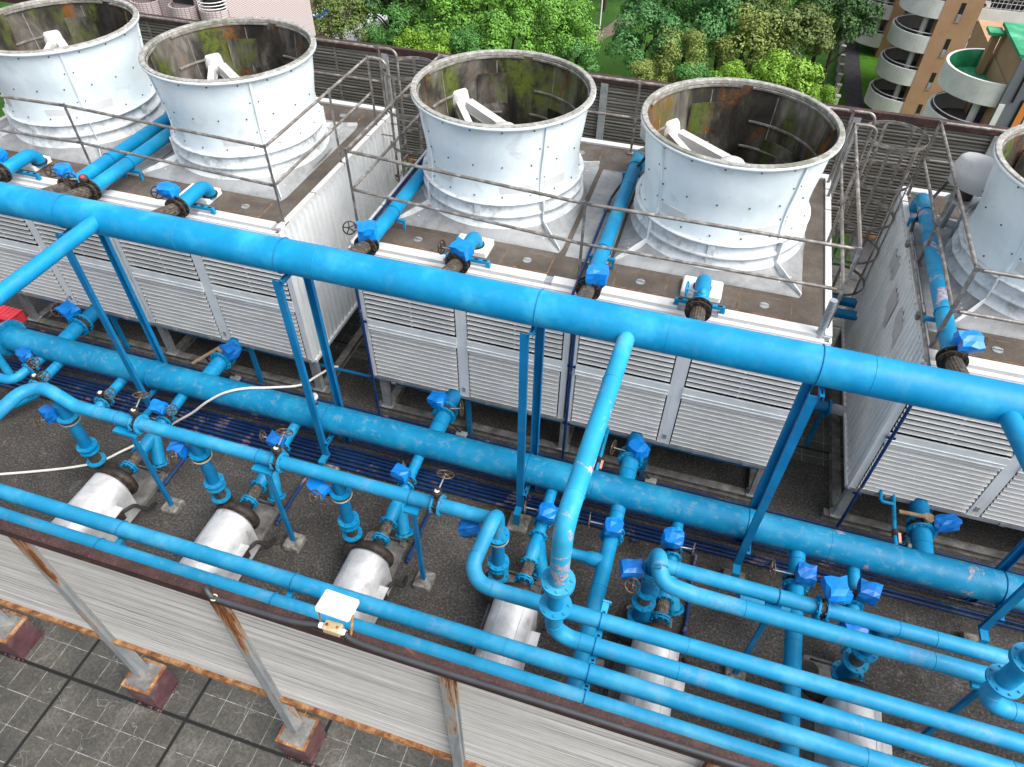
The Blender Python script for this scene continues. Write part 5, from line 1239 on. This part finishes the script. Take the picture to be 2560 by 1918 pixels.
for k in range(14):
    y=62+2.9*k;x=11.0+(y-81)*.055
    mb=MB().box(x-.18,x+.18,y-.18,y+.18,GZ,GZ+1.75);mb.box(x-.26,x+.26,y-.26,y+.26,GZ+1.75,GZ+1.87);mb.build('post',M['pale'],t)
    MB().beam((x,y,GZ+.55),(x+.16,y+2.9,GZ+.55),.12,.9).build('panel',M['pale'],t)
# brown apartment block ------------------------------------------------------------------
M['brown']=simple('brown_render',(.36,.215,.125),.85,0,.14,.5,.2,(.40,.245,.15))
M['balc']=simple('pale_balcony_render',(.62,.62,.595),.8,0,.14,.9,.2,(.70,.70,.68))
M['balcin']=simple('balcony_floor',(.17,.135,.135),.8,0,.3,1.5,.2)
M['glass']=NT('dark_window').col((.02,.024,.026)).set(.15,0,.6).mat
M['greenroof']=simple('green_roof_coating',(.02,.24,.11),.6,0,.35,.8,.4,(.12,.42,.27))
M['greyclad']=simple('grey_cladding',(.13,.14,.16),.6,0,.12,.6,.4)
M['orange']=simple('orange_cladding',(.62,.21,.05),.6,0,.08,.6,.4)
def unit(x0,y0,ztop,zpar,label,nfl,r,green=False,w_=3.15):
    t=T('apartment_block',label,'building',(x0+1.5,y0+5,GZ),'brown apartment blocks with round balconies')
    MB().box(x0,x0+w_,y0,y0+13,GZ,ztop).build('tower_wall',M['brown'],t)
    for k in range(nfl):
        z=zpar-3.1*k;yc=y0+r+.05
        g=green and k==0
        b=MB();b.m=0
        b.lathe([(r,z-1.5),(r,z),(r-.18,z),(r-.18,z-1.25)],(x0,yc,0),(0,0,1),30,False,PI/2,3*PI/2)
        b.m=1;b.lathe([(r-.17,z-1.25),(0,z-1.25)],(x0,yc,0),(0,0,1),30,False,PI/2,3*PI/2);b.lathe([(0,z-1.5),(r,z-1.5)],(x0,yc,0),(0,0,1),30,False,PI/2,3*PI/2)
        if g: b.m=1;b.lathe([(r-.185,z-.02),(r-.185,z-1.25)],(x0,yc,0),(0,0,1),30,False,PI/2,3*PI/2)
        bo=b.build('balcony',[M['balc'],M['greenroof'] if g else M['balcin']],t)
        if not g:
            P=[(x0+(r-.3)*math.cos(PI/2+PI*i/24),yc+(r-.3)*math.sin(PI/2+PI*i/24),z+.22) for i in range(25)]
            MB().tube(P,.04,6,True).build('handrail',M['balc'],bo)
            MB().tube([(x0-.75,y0+1.35,z-1.25),(x0-.75,y0+1.35,z+1.6)],.26,12).build('column',M['balc'],bo)
            MB().box(x0-.02,x0+.01,y0+1.6,y0+5.2,z-1.2,z+1.0).build('opening',M['glass'],bo)
        w0=MB().box(x0+1.35,x0+1.75,y0-.015,y0+.02,z-1.55,z+.05).build('window',M['glass'],t)
        MB().box(x0+1.38,x0+1.72,y0-.05,y0-.016,z-1.55,z-.9).build('grille',M['galv'],w0);MB().box(x0+1.3,x0+1.8,y0-.06,y0-.016,z-1.63,z-1.56).build('sill',M['brown'],w0)
    return t
unit(17.0,78.15,-4,-9.25+.1,'brown block with a column of pale round balconies and slit windows, upper right',5,3.2)
unit(15.95,96.7,-8,-12.1,'far brown block with round balconies at the end of the bright lawn',4,3.1)
t=unit(17.4,54.3,-10.3,-10.3,'near brown block with a green lined round roof terrace at the right',4,3.3,True)
t=T('apartment_block','recessed pale facade with barred windows and air conditioners, top right','building',(25,85,GZ))
MB().box(20.15,34,82.5,92,GZ,-4).build('back_wall',M['balcin'],t)
for k in range(5):
    z=-9.2-3.1*k
    b=MB().box(20.2,34,80.9,81.1,z-2.0,z-.95).build('parapet',M['balc'],t);MB().box(20.2,34,81.1,82.5,z-2.0,z-1.8).build('slab',M['balc'],t)
    for zz in (.0,-.45): MB().tube([(20.2,81,z+zz-.4),(34,81,z+zz-.4)],.035,6).build('handrail',M['galv'],b)
    for j in range(5):
        w0=MB().box(21.2+2.3*j,23.2+2.3*j,82.42,82.52,z-1.4,z+.35).build('window',M['glass'],t);mb=MB()
        for q in range(6): mb.box(21.2+2.3*j+.38*q,21.26+2.3*j+.38*q,82.36,82.41,z-1.4,z+.35)
        mb.box(21.2+2.3*j,23.2+2.3*j,82.37,82.40,z-.5,z-.42)
        mb.build('bars',M['balc'],w0)
    ac=MB().bevbox(20.6,21.5,81.25,81.7,z-1.15,z-.45,.05).build('air_conditioner',M['whitecap'],t);MB().disc((20.95,81.24,z-.8),(0,1,0),.22,.03,16).build('fan_grille',M['iron'],ac)
MB().tube([(20.05,80.8,GZ),(20.05,80.8,-4)],.07,8).build('drain_pipe',M['whitecap'],t)
t=T('apartment_block','brown roof house with a flaking green flat roof at the right edge','building',(20,56,GZ))
MB().box(17.45,26,54.35,60.2,-10.25,-8.5).build('wall',M['brown'],t)
for x,y in ((16.7,59.3),): MB().box(x,x+.45,y,y+.5,-11.5,-8.8).build('column',M['brown'],t)
mb=MB().box(17.25,26,54.2,60.4,-8.5,-8.3);mb.build('roof',M['greenroof'],t);MB().box(16.3,17.25,58.9,60.2,-8.8,-8.6).build('canopy',M['greenroof'],t)
t=T('office_building','dark grey clad building with white and orange upright stripes, at the right edge','building',(22,50,GZ))
MB().box(17.43,34,54.05,54.29,GZ,-8.51).build('wall',M['greyclad'],t)
for x,w_,m_ in ((17.42,.36,'balc'),(18.75,.42,'orange'),(19.3,.3,'balc')): MB().box(x,x+w_,53.97,54.04,GZ,-11.4 if x<18 else (-10.9 if m_=='orange' else -11.2)).build('stripe',M[m_],t)
for x,z0 in ((18.05,-11.2),(18.62,-22),(19.0,-10.8)): MB().box(x,x+.1,53.98,54.04,z0,z0+2.6 if x!=18.62 else -11).build('joint',M['void'],t)
# pink buildings -------------------------------------------------------------------------
m=NT('pink_tiles');co=m.geo();br=m.n.new('ShaderNodeTexBrick');br.offset=0;br.inputs['Scale'].default_value=1;br.inputs['Brick Width'].default_value=.5;br.inputs['Row Height'].default_value=.25;br.inputs['Mortar Size'].default_value=.02
rx=m.n.new('ShaderNodeVectorRotate');rx.rotation_type='X_AXIS';rx.inputs['Angle'].default_value=PI/2;m.l(co,rx.inputs[0]);m.l(rx.outputs[0],br.inputs['Vector'])
n1=m.noise(co,.5,5,.6);m.col(m.mix(br.outputs['Fac'],m.ramp(n1,[(.3,(.235,.135,.145)),(.7,(.31,.19,.195))]),(.17,.10,.105))).set(.6,0,.3);M['pink']=m.mat
m=NT('white_grid_tiles');co=m.geo();rx=m.n.new('ShaderNodeVectorRotate');rx.rotation_type='X_AXIS';rx.inputs['Angle'].default_value=PI/2;m.l(co,rx.inputs[0]);br=m.n.new('ShaderNodeTexBrick');br.offset=0;br.inputs['Scale'].default_value=1;br.inputs['Brick Width'].default_value=.22;br.inputs['Row Height'].default_value=.12;br.inputs['Mortar Size'].default_value=.018
m.l(rx.outputs[0],br.inputs['Vector']);m.col(m.mix(br.outputs['Fac'],(.50,.44,.44),(.24,.15,.16))).set(.5,0,.4);M['wtile']=m.mat
t=T('pink_building','pink tiled building with square windows and a blue sign, top left','building',(-51,76,GZ))
MB().box(-66,-46,70.8,84,GZ,-6).build('wall',M['pink'],t)
for z in (-10.4,-13.6,-16.8,-20.0):
    for x in (-64.5,-62.2,-59.8,-57.4,-55,-53.2,-51.1,-48.2):
        w0=MB().box(x,x+1.0,70.72,70.82,z-.2,z+1.3).build('window',M['glass'],t);MB().box(x-.06,x+1.06,70.62,70.79,z-.3,z-.21).build('sill',M['pink'],w0)
    for y in (72.2,74.6,77,79.4):
        w0=MB().box(-46.02,-45.92,y,y+1.0,z-.2,z+1.3).build('window',M['glass'],t)
    MB().box(-66,-45.96,70.74,70.8,z+2.1,z+2.2).build('ledge',M['pink'],t)
sg=MB().box(-45.95,-45.7,70.9,79,-19.4,-18.3).build('sign',M['whitecap'],t);MB().box(-45.69,-45.66,71.6,78.2,-19.25,-18.75).build('blue_band',simple('blue_sign',(.02,.14,.55),.5,0,.1,2),sg)
MB().tube([(-44.7,80.2,GZ),(-44.7,80.2,-10)],1.4,20).build('round_column',M['wtile'],t)
t=T('shop_awning','pale street canopy strip below the blue sign, left of the olive tree','canopy',(-43.5,72,GZ));MB().box(-45.4,-41.5,68,84,-21.6,-21.4).build('roof',simple('pale_canopy',(.42,.44,.47),.6,0,.1,1),t)
for y in (68.5,83.5): MB().box(-41.8,-41.6,y,y+.2,GZ,-21.6).build('post',M['galv'],t)
t=T('balcony_building','white and maroon tiled building with round balconies, behind the leftmost stacks','building',(-39,46,GZ))
MB().box(-48,-33.6,43.5,54,GZ,-3).build('wall',M['wtile'],t)
for x in (-36.9,-34.5,-40.0):
    for z in (-4.6,-7.6,-10.6):
        b=MB().lathe([(1.05,z-1.0),(1.05,z),(.95,z),(.95,z-.9)],(x,43.5,0),(0,0,1),24,False,PI,2*PI).build('balcony',M['wtile'],t)
        MB().box(x-.8,x+.8,43.42,43.49,z,z+1.5).build('opening',M['glass'],b)
        if x>-35:
            for zz in (.15,.35,.55): MB().tube([(x+1.0*math.cos(PI+PI*i/16),43.5+1.0*math.sin(PI+PI*i/16),z+zz) for i in range(17)],.03,6).build('handrail',M['whitecap'],b)
ac=MB().bevbox(-35.9,-35.3,43.1,43.4,-6.4,-5.9,.04).build('air_conditioner',M['whitecap'],t);MB().disc((-35.6,43.09,-6.15),(0,1,0),.18,.03,14).build('fan_grille',M['iron'],ac)
# ------------------------------------------------------------------ label housekeeping
for o in sc.objects:
    if o.parent is None and o.get('label'):
        n=len(o['label'].split())
        if n>16 or n<4: print('LABEL',n,o.name,o['label'])

for y,z,lb in ((10.6,1.5,'blue pipe bridging the gap between middle and right tower, rear one'),(10.25,1.5,'blue pipe bridging the gap between middle and right tower, front one')):
    t=T('bridge_pipe',lb,'pipe',(2.3,y,z),'pipes bridging the tower gap');pipe(t,'pipe',[(1.79,y,z),(2.82,y,z)],.078,M['blue_steel'],24)
t=T('bridge_pipe','low blue pipe with flange and bellows between the middle and right towers','pipe',(2.3,8.6,.9))
pipe(t,'pipe',fillet([(1.95,8.6,1.4),(1.95,8.6,.9),(2.54,8.6,.9)],.12),.09,M['blue_steel'],24);fl(t,(2.56,8.6,.9),(1,0,0),.14,.09,'blue_steel',8,.03);flex(t,(2.58,8.6,.9),(2.80,8.6,.9),.085,'galv')
MB().channel((2.5,8.6,.0),(2.5,8.6,.8),.06,.05,.006,up=(0,1,0)).build('bracket',M['blue_steel'],t)
